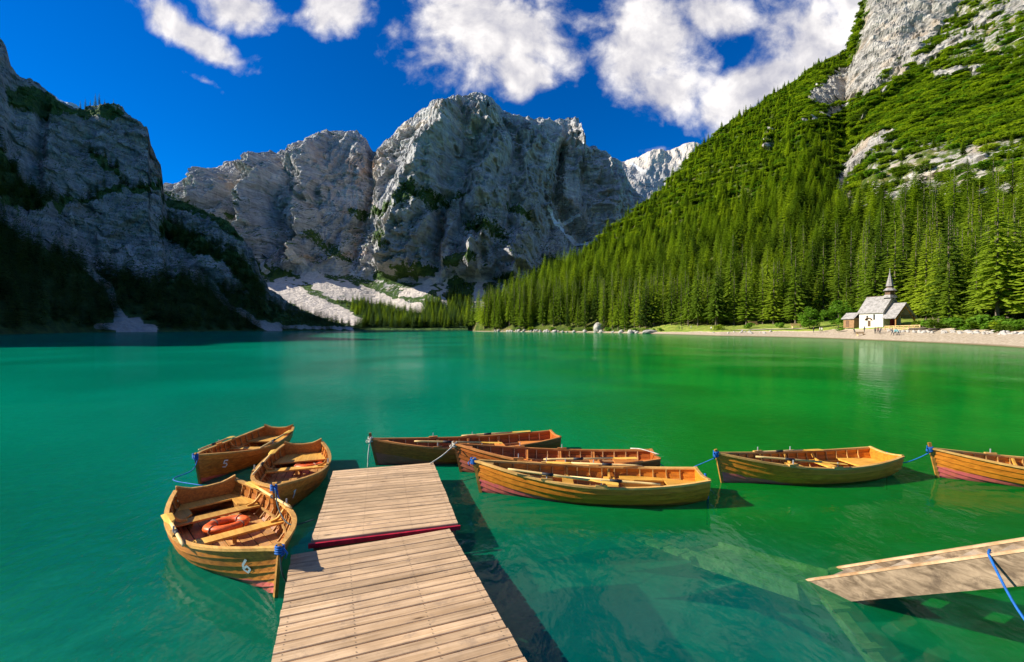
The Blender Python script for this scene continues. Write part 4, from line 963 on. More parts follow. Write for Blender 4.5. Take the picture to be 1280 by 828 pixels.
BOATS = {}
def make_boat(key, bow, stern, B, col, label, numbers=(), thwarts=(.40, .62), stern_u=True, bow_seat=True, post=0.10, L=None):
    bow, stern = Vector((*bow, 0)), Vector((*stern, 0)); d = bow-stern; Ln = L or d.length
    if L: stern = bow-d.normalized()*L
    h = Hull(Ln, B); rnd = random.Random(key)
    o = empty('rowing_boat', (stern.x, stern.y, 0), math.atan2(d.y, d.x))
    NS = 6+13; T = [i/(NS-1) for i in range(NS)]; T = [1-(1-t)**1.25 for t in T]
    n = 7
    for side in (-1, 1):
        for i in range(n):
            q0, q1 = i/n, (i+1)/n+(.012 if i < n-1 else 0)
            vs = []; fs = []
            for t in T:
                lo_o, hi_o = (.019 if i else .010), .003
                vs += [h.pt(t, q0, side, lo_o), h.pt(t, q1, side, hi_o), h.pt(t, q1, side, hi_o-.012), h.pt(t, q0, side, lo_o-.012)]
            for k in range(NS-1):
                for j in range(4): fs.append((k*4+j, k*4+(j+1) % 4, (k+1)*4+(j+1) % 4, (k+1)*4+j))
            fs += [(0, 3, 2, 1), tuple(range((NS-1)*4, NS*4))]
            obj_ = MB().add(vs, fs).build('hull_plank', M_HULL[col], o)
    # transom with a dipped top edge
    m = 13; outer = []
    for i in range(m):
        q = -1+2*i/(m-1); p = h.pt(0, abs(q), 1 if q >= 0 else -1); outer.append((p.y, p.z))
    top = []
    bt, zt = h.b(0), h.zs(0)
    for i in range(9):
        y = bt*(1-2*i/8); u = abs(y)/bt; top.append((y, zt+(.065 if key < 4 else .015)*sstep(.55, 1.0, u)-.055*(1-u)**1.5*0+(-.03)*(1-u)))
    ring = outer+[(y, z) for y, z in top]
    vs = [(-.005, y, z) for y, z in ring]+[(.028, y, z) for y, z in ring]; k = len(ring)
    mb = MB().add(vs, [tuple(range(k)), tuple(range(k, 2*k))[::-1]]+[(i, (i+1) % k, k+(i+1) % k, k+i) for i in range(k)])
    tr = mb.build('transom', M_HULL[col], o)
    MB().sweep([(.012, y, z+.012) for y, z in top], [(-.026, -.012), (.026, -.012), (.026, .012), (-.026, .012)]).build('transom_cap', M_RAIL[col], tr)
    # gunwales, inner stringers
    for side in (-1, 1):
        pts_ = [h.pt(t, 1.0, side)+Vector((0, 0, .008)) for t in T]
        if abs(pts_[-1].y) < .02: pts_[-1].y = side*.02
        MB().sweep(pts_, [(-.030, -.020), (.030, -.020), (.030, .014), (-.030, .014)]).build('gunwale', M_RAIL[col], o)
        MB().sweep([h.pt(t, .70, side, -.034) for t in T[1:-2]], [(-.010, -.018), (.010, -.018), (.010, .018), (-.010, .018)]).build('stringer', M_RIB[col], o)
        # oarlocks
        for t in ((.50,) if key in (1, 2, 3) else (.47, .70)):
            p = h.pt(t, 1.0, side); blk = MB().box((p.x, p.y, p.z+.035), (.20, .05, .035)).build('oarlock_block', M_RAIL[col], o)
            MB().tube([(p.x, p.y, p.z+.04), (p.x, p.y, p.z+.13)], .012, 6).build('oarlock_pin', M_STEEL, blk)
    # ribs
    for t in [x/100 for x in range(7, 94, 6)]:
        path = [h.pt(t, q, -1, -.020) for q in (1, .85, .7, .5, .3, .12)]+[h.pt(t, q, 1, -.020) for q in (.12, .3, .5, .7, .85, 1)]
        path[0].z -= .015; path[-1].z -= .015
        MB().sweep(path, [(-.011, -.009), (.011, -.009), (.011, .009), (-.011, .009)], ups=[(1, 0, 0)]*len(path)).build('rib', M_RIB[col], o)
    # stem post and keel
    st = [h.pt(1.0, q, 1)+Vector((.022, 0, 0)) for q in (0, .2, .4, .6, .8, 1.0)]
    for p in st: p.y = 0
    tip = st[-1]+Vector((.02, 0, post))
    MB().sweep(st+[tip], [(-.018, -.03), (.018, -.03), (.018, .024), (-.018, .024)], ups=[(1, 0, 0)]*7).build('stem_post', M_INNER[col], o)
    MB().sweep([(t*h.L, 0, h.zk(t)-.02) for t in T[:-1]], [(-.02, -.03), (.02, -.03), (.02, .03), (-.02, .03)]).build('keel', M_HULL[col], o)
    # breasthook: small deck in the bow
    hk = [h.pt(t, 1.0, s_)+Vector((0, -s_*.02, -.005)) for t, s_ in ((.93, 1), (.965, 1), (.99, 1), (.99, -1), (.965, -1), (.93, -1))]
    MB().add(hk+[p-Vector((0, 0, .025)) for p in hk], [(0, 1, 2, 3, 4, 5), (11, 10, 9, 8, 7, 6)]+[(i, (i+1) % 6, 6+(i+1) % 6, 6+i) for i in range(6)]).build('breasthook', M_RAIL[col], o)
    # bottom boards over a dark bilge
    tl = [.02+.86*i/12 for i in range(13)]
    ou = [(t*h.L, h.half(t, .012)-.004) for t in tl]; pl = ou+[(x, -y) for x, y in ou[::-1]]
    MB().add([(x, y, .012) for x, y in pl], [(i, i+1, len(pl)-2-i, len(pl)-1-i) for i in range(12)]).build('bilge', M_FLOORB if False else M_DFRAME, o)
    for j in range(7):
        ya, yb = (j-3)*.150-.069, (j-3)*.150+.069
        for (ta, tb) in ((.06, .445), (.45, .86)):
            ts = [ta+(tb-ta)*i/6 for i in range(7)]; lo_, hi_ = [], []
            for t in ts:
                hb = h.half(t, .035)-.012; lo_.append((t*h.L, max(-hb, min(hb, ya)))); hi_.append((t*h.L, max(-hb, min(hb, yb))))
            if max(b_[1]-a_[1] for a_, b_ in zip(lo_, hi_)) < .03: continue
            pl = lo_+hi_[::-1]; k = len(pl); z_ = .030+.004*(j % 2)
            MB().add([(x, y, z_) for x, y in pl]+[(x, y, z_-.014) for x, y in pl], [(i, i+1, k-2-i, k-1-i) for i in range(6)]+[(i, (i+1) % k, k+(i+1) % k, k+i) for i in range(k)]).build('bottom_board', M_FLOORB, o)
    # thwarts with knees
    zt_ = .17
    for t in thwarts:
        hb = min(h.half(t, zt_), h.half(t-.03, zt_))-.03
        th = MB().box((t*h.L, 0, zt_), (.20, 2*hb, .028)).build('thwart', M_SEAT[col], o)
        for side in (-1, 1):
            p = h.pt(t, 1.0, side, -.03)
            kn = [(t*h.L, side*(hb-.16), zt_+.018), (t*h.L, side*(hb-.05), zt_+.05), (p.x, p.y-side*.012, p.z-.02)]
            MB().sweep(spline(kn, 3), [(-.018, -.018), (.018, -.018), (.018, .018), (-.018, .018)], ups=[(1, 0, 0)]*7).build('knee', M_SEAT[col], th)
        MB().box((t*h.L, 0, zt_-.075), (.03, .05, .12)).build('thwart_post', M_RIB[col], th)
    # stern seats
    zb = .20
    if stern_u:
        e, sc_ = (.09, .6) if key == 1 else (.15, 1.0)
        a = [(.035, h.half(.01, zb)-.03), (e*h.L, h.half(e, zb)-.03)]
        pl = [(a[0][0], a[0][1]), (a[1][0], a[1][1]), (a[1][0], -a[1][1]), (a[0][0], -a[0][1])]
        MB().add([(x, y, zb) for x, y in pl]+[(x, y, zb-.025) for x, y in pl], [(0, 1, 2, 3), (7, 6, 5, 4)]+[(i, (i+1) % 4, 4+(i+1) % 4, 4+i) for i in range(4)]).build('stern_bench', M_SEAT[col], o)
        for side in (-1, 1):
            ts = [e+.002, .22*sc_, .29*sc_, .35*sc_]; ou = [(t*h.L, side*(h.half(t, zb)-.03)) for t in ts]; inn = [(t*h.L, side*(.30+.10*(i == 3))) for i, t in enumerate(ts)]
            pl = ou+inn[::-1]; k = len(pl)
            bn = MB().add([(x, y, zb) for x, y in pl]+[(x, y, zb-.025) for x, y in pl], [tuple(range(k)), tuple(range(k, 2*k))[::-1]]+[(i, (i+1) % k, k+(i+1) % k, k+i) for i in range(k)]).build('side_bench', M_SEAT[col], o)
            MB().box(((e+.35*sc_)/2*h.L, side*.315, zb-.09), ((.35*sc_-e)*h.L, .018, .13)).build('bench_front', M_INNER[col], bn)
    else:
        hb = h.half(.06, zb)-.03; MB().add([(.035, hb, zb), (.2*h.L, h.half(.2, zb)-.03, zb), (.2*h.L, -h.half(.2, zb)+.03, zb), (.035, -hb, zb), (.035, hb, zb-.03), (.2*h.L, h.half(.2, zb)-.03, zb-.03), (.2*h.L, -h.half(.2, zb)+.03, zb-.03), (.035, -hb, zb-.03)], [(0, 1, 2, 3), (7, 6, 5, 4), (0, 1, 5, 4), (1, 2, 6, 5), (2, 3, 7, 6), (3, 0, 4, 7)]).build('stern_bench', M_SEAT[col], o)
    if bow_seat:
        zz_ = .26; ts = [.78, .84, .90, .93]
        pl = [(t*h.L, h.half(t, zz_)-.02) for t in ts]+[(t*h.L, -h.half(t, zz_)+.02) for t in ts[::-1]]; k = len(pl)
        MB().add([(x, y, zz_) for x, y in pl]+[(x, y, zz_-.025) for x, y in pl], [tuple(range(k)), tuple(range(k, 2*k))[::-1]]+[(i, (i+1) % k, k+(i+1) % k, k+i) for i in range(k)]).build('bow_seat', M_SEAT[col], o)
    for (text, t0, q0, side, size) in numbers:
        lettering(h, text, t0, q0, side, size, up=(side < 0) == False).build('painted_number', M_WHITE, o)
    tag(o, label, 'boat', None)
    o.rotation_euler.x = rnd.uniform(-.012, .012)
    BOATS[key] = (o, h); return o
bpy.context.view_layer.update()
# side +1 is port (left when looking to the bow)
make_boat(1, (-2.70, 5.16), (-5.02, 7.50), 1.40, 'brown', 'wide brown rowing boat number 6 beside the inner jetty float, orange ring inside', [('6', .885, .60, -1, .15)], (.235, .505), True, False, .05, 3.42)
make_boat(2, (-3.72, 7.16), (-4.70, 10.2), 1.30, 'brown', 'brown rowing boat tied to the outer jetty float, orange ring under its stern bench', [('1', .90, .62, 1, .12)], (.33, .60), False, False, .05, 3.35)
make_boat(3, (-6.10, 8.90), (-6.18, 12.1), 1.25, 'brown', 'brown rowing boat numbered 5 lying behind the other two boats left of the jetty', [('5', .88, .62, 1, .12)], (.38, .66), False, False, .05, 3.15)
make_boat(4, (-2.98, 10.10), (1.08, 11.25), 1.15, 'red', 'dark red brown rowing boat numbered 24 at the end of the jetty', [('24', .955, .66, -1, .11)], (.32, .50, .68), False, True, .14)
make_boat(5, (-1.06, 9.62), (2.98, 9.42), 1.15, 'red', 'red brown rowing boat numbered 27 between two other moored boats', [('27', .960, .74, -1, .115)], (.30, .48, .66), False, True, .06)
make_boat(6, (-.56, 8.42), (3.42, 8.14), 1.22, 'gold', 'golden yellow rowing boat with pink bow paint and oars laid across it', [('7', .955, .70, -1, .10), ('2', .86, .58, -1, .12)], (.40, .60), True, True, .04)
make_boat(7, (4.16, 8.95), (7.92, 9.62), 1.18, 'gold', 'golden rowing boat with number 4 and pink bow, roped between two boats', [('4', .89, .60, -1, .13)], (.34, .52, .70), False, False, .08)
make_boat(8, (8.70, 9.26), (12.55, 8.35), 1.22, 'gold', 'bright golden rowing boat numbered 21 with white scribble on its bow', [('21', .915, .70, -1, .085), ('201', .87, .50, -1, .12)], (.40, .60), True, True, .12)
bpy.context.view_layer.update()

def oar(key, side, t_blade, t_hand, lift=.05, inset=0.0, label='', L=1.75, lift2=None):
    o_, h = BOATS[key]; W = o_.matrix_world
    a = h.pt(t_blade, 1, side)+Vector((0, -side*inset, lift)); b = h.pt(t_hand, 1, side)+Vector((0, -side*inset, lift if lift2 is None else lift2))
    a, b = W @ a, W @ b; d = (b-a).normalized(); b = a+d*L
    o = empty('oar', a); up = Vector((0, 0, 1)); sd = d.cross(up).normalized(); u = sd.cross(d)
    o.rotation_euler = Matrix((d, -sd, u)).transposed().to_euler()
    vs = []; fs = []; prof = [(0, .055, .008), (.02, .068, .010), (.30, .062, .013), (.45, .028, .018), (.52, .019, .019)]
    for x, w, t in prof: vs += [(x, w, 0), (x, 0, t), (x, -w, 0), (x, 0, -t)]
    for i in range(len(prof)-1):
        for j in range(4): fs.append((i*4+j, i*4+(j+1) % 4, (i+1)*4+(j+1) % 4, (i+1)*4+j))
    fs += [(0, 1, 2, 3), (16, 19, 18, 17)]
    MB().add(vs, fs).build('blade', M_OARB, o)
    MB().tube([(.48, 0, 0), (L*.6, 0, 0), (L-.16, 0, 0), (L-.15, 0, 0), (L, 0, 0)], lambda t: .021 if t < .8 else .017, 8).build('shaft', M_OAR, o, smooth=True)
    MB().tube([(L*.58, 0, 0), (L*.68, 0, 0)], .027, 8).build('collar', M_BLACK, o, smooth=True)
    tag(o, label, 'oar', None)
oar(1, -1, .27, .56, .05, .0, 'oar on the jetty-side gunwale of the wide brown boat', 1.35)
oar(1, 1, .10, .55, .05, .0, 'oar on the lake-side gunwale of the wide brown boat', 1.6)
oar(2, -1, .12, .65, .05, .0, 'oar along the gunwale of the boat beside the outer jetty float', 1.75)
oar(3, -1, .30, .92, .06, -.05, 'long oar on the outer lake-side gunwale of the rearmost brown boat', 1.9)
oar(3, 1, .12, .6, .05, .0, 'oar on the jetty-side gunwale of the rearmost brown boat', 1.7)
oar(4, 1, .36, .8, .12, -.02, 'pale oar laid along the far side of the red brown boat at the jetty end', 1.95)
oar(4, -1, .12, .5, .05, .0, 'oar on the near gunwale of the red brown boat at the jetty end', 1.75)
oar(5, 1, .12, .55, .10, .0, 'oar resting on the far gunwale of the red brown middle boat', 1.85)
oar(6, 1, .72, .30, .07, .08, 'oar with its blade towards the bow on the far side of the golden boat', 2.0)
oar(6, -1, .70, .32, .06, .05, 'oar with its broad blade over the near side of the golden boat', 1.85)
oar(6, 1, .40, .80, .10, -.06, 'second oar on the far gunwale of the golden boat, blade towards the stern', 1.9)
oar(7, 1, .42, .85, .09, .0, 'oar on the far gunwale of the boat roped between two others', 1.75)
oar(7, -1, .28, .62, .04, .04, 'oar along the near gunwale of the boat roped between two others', 1.7)
oar(8, 1, .20, .55, .10, .0, 'oar on the far gunwale of the bright golden boat with scribbled bow', 1.75)

def life_ring(key, t, y, z, tilt, label, s=1.0):
    o_, h = BOATS[key]; p = o_.matrix_world @ Vector((t*h.L, y, z)); o = empty('life_ring', p, o_.rotation_euler.z); o.rotation_euler.y = tilt; o.scale = (s, s, s)
    mb = MB(); N_, n_ = 32, 10; Rr, r = .235, .062; vs = []; fs = []
    for i in range(N_):
        a = 2*math.pi*i/N_
        for j in range(n_):
            b = 2*math.pi*j/n_; rr = Rr+r*math.cos(b)*1.15; vs.append((math.cos(a)*rr, math.sin(a)*rr, r*.85*math.sin(b)))
    for i in range(N_):
        for j in range(n_): fs.append((i*n_+j, i*n_+(j+1) % n_, ((i+1) % N_)*n_+(j+1) % n_, ((i+1) % N_)*n_+j))
    mb.add(vs, fs).build('ring_body', M_ORANGE, o, smooth=True)
    for k in range(4):
        a = k*math.pi/2+.5; c = Vector((math.cos(a)*Rr, math.sin(a)*Rr, 0)); rad = Vector((math.cos(a), math.sin(a), 0))
        for da in (-.05, .05):
            cc = Matrix.Rotation(da, 3, 'Z') @ c; rd = cc.normalized()
            pts_ = [cc+rd*math.cos(2*math.pi*j/10)*(r*1.2)+Vector((0, 0, math.sin(2*math.pi*j/10)*(r*.9))) for j in range(11)]
        MB().tube(pts_, .012, 5).build('band', M_GREYR, o, smooth=True)
    tag(o, label, 'life ring', None)
life_ring(1, .355, .02, .135, R(-6), 'orange life ring lying between the thwarts of the wide brown boat')
life_ring(2, .235, .20, .12, R(-10), 'orange life ring in the boat tied to the outer jetty float')
life_ring(3, .50, .16, .12, R(-8), 'orange life ring in the rearmost brown boat')

def rope(pts_, r, m, label, n=6):
    mb = MB(); P = spline(pts_, n); mb.tube(P, r, 6)
    return tag(mb.build('mooring_rope', m, smooth=True), label, 'rope', None)
def lashing(key, m, label, tail=None, turns=4):
    """rope wound round the stem post, with a tail"""
    o_, h = BOATS[key]; W = o_.matrix_world; st = h.pt(1.0, 1.0, 1); st.y = 0; st.x += .03
    P = []
    for i in range(turns*7+1):
        a = i/7*6.283; P.append(W @ (st+Vector((math.cos(a)*.050, math.sin(a)*.046, -.055+.10*i/(turns*7)))))
    mb = MB(); mb.tube(P, .011, 5)
    mb.tube([W @ (st+Vector((.05, .02, .02))), W @ (st+Vector((.09, .05, -.03))), W @ (st+Vector((.06, .04, -.09)))], .011, 5)
    if tail: mb.tube(spline([P[2]]+[Vector(p) for p in tail], 6), .009, 6)
    tag(mb.build('mooring_rope', m, smooth=True), label, 'rope', None)
def bow_pt(key, dz=0):
    o_, h = BOATS[key]; p = h.pt(1, 1, 1); p.y = 0; p.z += dz; return o_.matrix_world @ p
def stern_pt(key, dz=0, y=0): o_, h = BOATS[key]; return o_.matrix_world @ Vector((-.02, y, h.zs(0)+dz))
b = bow_pt(1); lashing(1, M_BLUE, 'blue rope wound round the stem of the wide brown boat')
rope([b+Vector((.03, -.03, 0)), b+Vector((.06, -.05, -.25)), b+Vector((.10, .10, -.56)), b+Vector((.12, .2, -.9))], .009, M_DROPE, 'dark mooring line hanging from the bow of the wide brown boat')
b = bow_pt(2); lashing(2, M_BLUE, 'blue rope on the stem of the boat at the outer jetty float', [b+Vector((.10, -.05, -.15)), b+Vector((.20, .0, -.35)), b+Vector((.26, .1, -.42))])
rope([b+Vector((.04, -.05, 0)), b+Vector((.25, -.35, -.20)), b+Vector((.62, -.75, -.26)), b+Vector((.9, -.62, -.24))], .009, M_DROPE, 'dark mooring line from the brown boat to the outer jetty float')
b = bow_pt(3); lashing(3, M_BLUE, 'blue rope on the stem of the rearmost brown boat', [b+Vector((0, -.12, -.25)), b+Vector((-.08, -.5, -.30)), stern_pt(1, .0, -.05)])
b = bow_pt(4, .08); rope([b, b+Vector((-.02, -.06, -.1)), b+Vector((-.05, -.1, -.4)), b+Vector((-.06, -.1, -.75))], .012, M_ROPE, 'pale rope hanging from the stem of the dark red brown boat')
lashing(4, M_ROPE, 'pale rope wound round the tall stem of the boat at the jetty end')
b = bow_pt(5); lashing(5, M_ROPE, 'pale rope wound round the stem of the red brown middle boat'); e1 = Vector((-1.62, 9.0, .36))
rope([b+Vector((0, 0, .02)), b.lerp(e1, .5)+Vector((0, 0, -.02)), e1], .011, M_ROPE, 'pale mooring line from the red brown boat to the jetty corner')
rope([stern_pt(5, .06, .2), stern_pt(5, .10, .05)+Vector((-.3, .1, 0)), stern_pt(5, .06, -.2)+Vector((-.5, 0, .02))], .011, M_ROPE, 'pale rope lying on the stern of the red brown middle boat')
b = bow_pt(6); lashing(6, M_BLUE, 'blue rope bundle on the stem of the golden boat with pink bow', None, 6)
s6 = stern_pt(6); rope([s6+Vector((.02, .0, .02)), s6+Vector((.05, -.03, -.2)), s6+Vector((.06, -.02, -.45)), s6+Vector((.06, 0, -.9))], .020, M_BLUE, 'blue rope hanging from the stern of the golden boat into the water')
b = bow_pt(7); e2 = Vector((3.35, 9.25, .10)); lashing(7, M_BLUE, 'blue rope from the stem of the boat with number 4', [b.lerp(e2, .5)+Vector((0, 0, -.05)), e2, Vector((3.0, 9.35, .28))], 6)
b = bow_pt(8); s7 = stern_pt(7); mid = (b+s7)/2; lashing(8, M_BLUE, 'blue rope sagging between the two golden boats', [b.lerp(s7, .3)+Vector((0, 0, -.18)), mid+Vector((-.1, 0, -.26)), s7+Vector((.15, 0, -.20)), s7], 4)
rope([s7+Vector((0, 0, -.05)), s7+Vector((0, 0, -.3)), s7+Vector((0, 0, -.8))], .006, M_DROPE, 'thin line hanging from the stern of the boat with number 4')

# ------------------------------------------------------------------ sunken wooden stair
M_OLD = wood('old grey stair wood', (0.10, 0.070, 0.045), (0.34, 0.25, 0.165), (5, 5, 14), 0.9, 0.1, (0.06, 0.042, 0.03), 0.15)
M_SUNK = wood('sunken mossy wood', (0.26, 0.21, 0.10), (0.62, 0.47, 0.24), (1.5, 9, 9), 0.9, 0.1, (0.06, 0.06, 0.03), 0.12)
M_CAP = wood('orange worn wood', (0.40, 0.22, 0.10), (0.62, 0.42, 0.25), (6, 6, 6)); M_TREAD = wood('pale tread wood', (0.34, 0.25, 0.16), (0.60, 0.48, 0.34), (8, 8, 8))
def stair():
    E0 = Vector((3.57, 5.47, 0.0)); dh = Vector((.451, -.892, 0)); sl = .64; wv = Vector((.62, .31, 0))
    inv = E0; o = empty('wooden_stair', inv)
    pt = lambda s, z=0.0: dh*s+Vector((0, 0, sl*s+z))
    th = wv.normalized()*.05; dpt = .30
    for off in (Vector((0, 0, 0)), wv-th):
        a, b_ = pt(-.12), pt(2.6); vs = [a+off, b_+off, b_+off+Vector((0, 0, -dpt)), pt(.05, -dpt)+off]; vs += [p+th for p in vs]
        MB().add(vs, [(0, 1, 2, 3), (7, 6, 5, 4)]+[(i, (i+1) % 4, 4+(i+1) % 4, 4+i) for i in range(4)]).build('stringer', M_OLD, o)
        MB().bar(a+off+th*.5+Vector((0, 0, .006)), b_+off+th*.5+Vector((0, 0, .006)), .062, .022).build('stringer_cap', M_CAP, o)
    i = 0; s_ = .12
    while s_ < 2.5:
        p = pt(s_, -.05); a = [p+th*1.02, p+wv-th*1.02]; r = dh*.26
        vs = [a[0], a[1], a[1]+r, a[0]+r]; vs = [v+Vector((0, 0, .03)) for v in vs]+[v for v in vs]
        MB().add(vs, [(0, 1, 2, 3), (7, 6, 5, 4)]+[(j, (j+1) % 4, 4+(j+1) % 4, 4+j) for j in range(4)]).build('tread', M_TREAD, o)
        s_ += .285; i += 1
    # drowned lower flight bent flatter: the water's refraction is put into its shape
    a0, a1 = pt(-.10, -.03), dh*-1.75+Vector((0, 0, -.42))
    for off in (Vector((0, 0, 0)), wv-th):
        MB().bar(a0+off+Vector((0, 0, -.09)), a1+off+Vector((0, 0, -.09)), .05, .20).build('stringer', M_SUNK, o)
    for i in range(7):
        p = a0.lerp(a1, (i+.7)/7); MB().bar(p+th+Vector((0, 0, -.08)), p+wv-th+Vector((0, 0, -.08)), .19, .03).build('tread', M_SUNK, o)
    tag(o, 'weathered wooden stair leading down into the water, its lower end sunken', 'stair')
    q = E0+pt(1.57); rope([q+Vector((.06, .05, .03)), q+Vector((0, 0, .025)), q-th*.4+Vector((0, -.03, -.02)), Vector((4.15, 3.72, .74)), Vector((4.2, 3.45, .45)), Vector((4.3, 3.1, .0))], .011, M_BLUE, 'blue rope tied over the weathered wooden stair')
stair()
def sunk(a, b, w, hgt, label):
    a, b = Vector(a), Vector(b); o = empty('sunken_beam', (a+b)/2); c = (a+b)/2; d = (b-a).normalized(); s_ = d.cross(Vector((0, 0, 1))).normalized()
    MB().bar(a-c, b-c, w, hgt).build('timber', M_SUNK, o)
    for f in (.15, .5, .82): MB().bar(a.lerp(b, f)-c-s_*w*.9+Vector((0, 0, hgt*.55)), a.lerp(b, f)-c+s_*w*.9+Vector((0, 0, hgt*.55)), .09, .03).build('cleat', M_SUNK, o)
    tag(o, label, 'beam')
sunk((3.68, 5.30, -.10), (3.80, 4.2, -.60), .13, .10, 'sunken beam slanting down beneath the weathered stair')
sunk((2.2, 7.9, -.6), (2.75, 6.9, -.45), .16, .05, 'pale sunken plank beyond the lower end of the stair')

# ------------------------------------------------------------------ chapel
def chapel():
    M_PL = plain('white limewash', (0.70, 0.65, 0.56), 0.9, 0.1, 1.2, 0.14); M_ST = plain('rough stone wall', (0.45, 0.39, 0.31), 0.9, 0.1, 3.0, 0.55)
    m, t = new_mat('grey wood shingles'); tc = t.n('ShaderNodeTexCoord').outputs['Object']
    br = t.n('ShaderNodeTexBrick', {'Vector': t.mapping(tc, scale=(1.0, 1.0, 1.3)), 'Color1': (0.30, 0.275, 0.25, 1), 'Color2': (0.20, 0.185, 0.17, 1), 'Mortar': (0.09, 0.085, 0.08, 1), 'Scale': 2.4}).outputs[0]
    finish(m, t, bsdf(t, t.mix(t.rng(t.noise(tc, 1.5, 5), .3, .7), br, (0.36, 0.33, 0.31)), .9)); M_RF = m
    M_TW = wood('dark timber', (0.09, 0.05, 0.03), (0.20, 0.12, 0.07)); M_OW = wood('orange timber', (0.40, 0.17, 0.05), (0.58, 0.28, 0.09)); M_DOOR = plain('red door', (0.30, 0.02, 0.03)); M_GL = plain('dark window glass', (0.03, 0.035, 0.04), 0.15, 0.5)
    M_CU = plain('weathered spire shingles', (0.30, 0.27, 0.25), .8, .2, 2, .3)
    Y = 128.0; base = r_pt(1115, Y); base.z = CAM_H+(HOR-408.3)/F*Y
    o = empty('chapel', base, R(-80))          # local +x: entrance gable, -y: lakeside wall
    L, W, H, RH = 7.2, 6.0, 4.4, 8.6
    def box(nm, c, d, mt, par=o): return MB().box(c, d).build(nm, mt, par)
    box('wall', (-L/2, -W/2+.2, H/2-.5), (L, .4, H+1), M_PL); box('wall', (-L/2, W/2-.2, H/2-.5), (L, .4, H+1), M_PL)
    for x, mt in ((-L+.2, M_PL), (-.2, M_ST)):
        a = W/2-.401; MB().add([(x-.2, -a, -1), (x-.2, a, -1), (x-.2, a, H), (x-.2, 0, RH-.25), (x-.2, -a, H), (x+.2, -a, -1), (x+.2, a, -1), (x+.2, a, H), (x+.2, 0, RH-.25), (x+.2, -a, H)], [(0, 1, 2, 3, 4), (9, 8, 7, 6, 5)]+[(i, (i+1) % 5, 5+(i+1) % 5, 5+i) for i in range(5)]).build('gable_wall', mt, o)
    rf = None
    for s in (-1, 1):
        e = .45; x0, x1 = -L-.35, .35; zl = H-(RH-H)/(W/2)*e
        vs = [(x0, s*(W/2+e), zl), (x1, s*(W/2+e), zl), (x1, 0, RH), (x0, 0, RH)]; vs += [(a, b, c+.16) for a, b, c in vs]
        r_ = MB().add(vs, [(0, 1, 2, 3), (7, 6, 5, 4)]+[(i, (i+1) % 4, 4+(i+1) % 4, 4+i) for i in range(4)]).build('roof', M_RF, o)
    MB().bar((-L-.35, 0, RH+.17), (.35, 0, RH+.17), .2, .1).build('roof_ridge', M_TW, o)
    # ridge turret and spire
    tx = -.7
    tw = box('turret', (tx, 0, RH+.55), (1.5, 1.5, 1.9), M_TW)
    def frust(nm, z0, z1, r0, r1, mt, par, n=8):
        mb = MB(); vs = [(tx+math.cos(2*math.pi*(j+.5)/n)*r, math.sin(2*math.pi*(j+.5)/n)*r, z) for z, r in ((z0, r0), (z1, r1)) for j in range(n)]
        mb.add(vs, [(j, (j+1) % n, n+(j+1) % n, n+j) for j in range(n)]+[tuple(range(n))[::-1], tuple(range(n, 2*n))]); return mb.build(nm, mt, par)
    frust('turret_skirt', RH-.5, RH+.35, 1.75, 1.15, M_RF, tw, 4); frust('turret_roof', RH+1.5, RH+2.3, 1.65, .85, M_CU, tw); frust('bell_stage', RH+2.3, RH+2.75, .72, .72, M_TW, tw)
    sp = frust('spire', RH+2.75, RH+6.9, .98, .05, M_CU, o); frust('finial', RH+6.9, RH+7.05, .14, .14, M_STEEL, sp)
    MB().bar((tx, 0, RH+6.9), (tx, 0, RH+7.8), .06, .06, up=(1, 0, 0)).build('cross', M_STEEL, sp)
    # windows on the lakeside wall
    for x, w_, h_, z in ((-4.7, .5, 1.3, 2.5), (-2.6, .5, 1.5, 2.7)):
        wn = box('window', (x, -W/2-.012, z), (w_, .05, h_), M_GL); box('window_frame', (x, -W/2-.03, z-h_/2-.05), (w_+.2, .12, .08), M_ST, wn)
    dn = box('side_door', (-4.1, -W/2-.02, .85), (.85, .06, 1.7), M_TW); MB().sweep([(-4.1+.95*math.cos(a), -W/2-.25, 1.75+.75*math.sin(a)) for a in [math.pi*i/8 for i in range(9)]], [(-.06, -.25), (.06, -.25), (.06, .25), (-.06, .25)], ups=[(0, 1, 0)]*9).build('door_hood', M_TW, dn)
    # porch
    PD, PH, PR = 3.6, 2.7, 6.4; pw = 3.15
    for s in (-1, 1):
        vs = [(.05, s*(pw+.5), PH-.55), (PD+.4, s*(pw+.5), PH-.55), (PD+.4, 0, PR), (.05, 0, PR)]; vs += [(a, b, c+.14) for a, b, c in vs]
        MB().add(vs, [(0, 1, 2, 3), (7, 6, 5, 4)]+[(i, (i+1) % 4, 4+(i+1) % 4, 4+i) for i in range(4)]).build('porch_roof', M_RF, o)
        MB().bar((PD, s*(pw-.1), -.3), (PD, s*(pw-.1), PH-.1), .26, .26, up=(1, 0, 0)).build('porch_post', M_OW, o)
        MB().sweep(spline([(PD, s*(pw-.1), 1.4), (PD, s*(pw-.8), 2.6), (PD, s*1.2, 4.2), (PD, .0, 5.6)], 4), [(-.09, -.09), (.09, -.09), (.09, .09), (-.09, .09)], ups=[(1, 0, 0)]*13).build('porch_brace', M_OW, o)
        box('porch_plinth', (PD, s*(pw-.1), -.35), (.6, .6, .7), M_ST)
    MB().bar((PD, -pw+.2, 3.0), (PD, pw-.2, 3.0), .2, .2).build('tie_beam', M_TW, o)
    ar = [(.03, y, z) for y, z in [(-.75, -.2), (.75, -.2)]+[(.75*math.cos(math.pi*i/8), 1.5+.75*math.sin(math.pi*i/8)) for i in range(9)]]
    MB().add(ar+[(x+.05, y, z) for x, y, z in ar], [tuple(range(11)), tuple(range(11, 22))[::-1]]+[(i, (i+1) % 11, 11+(i+1) % 11, 11+i) for i in range(11)]).build('door', M_DOOR, o)
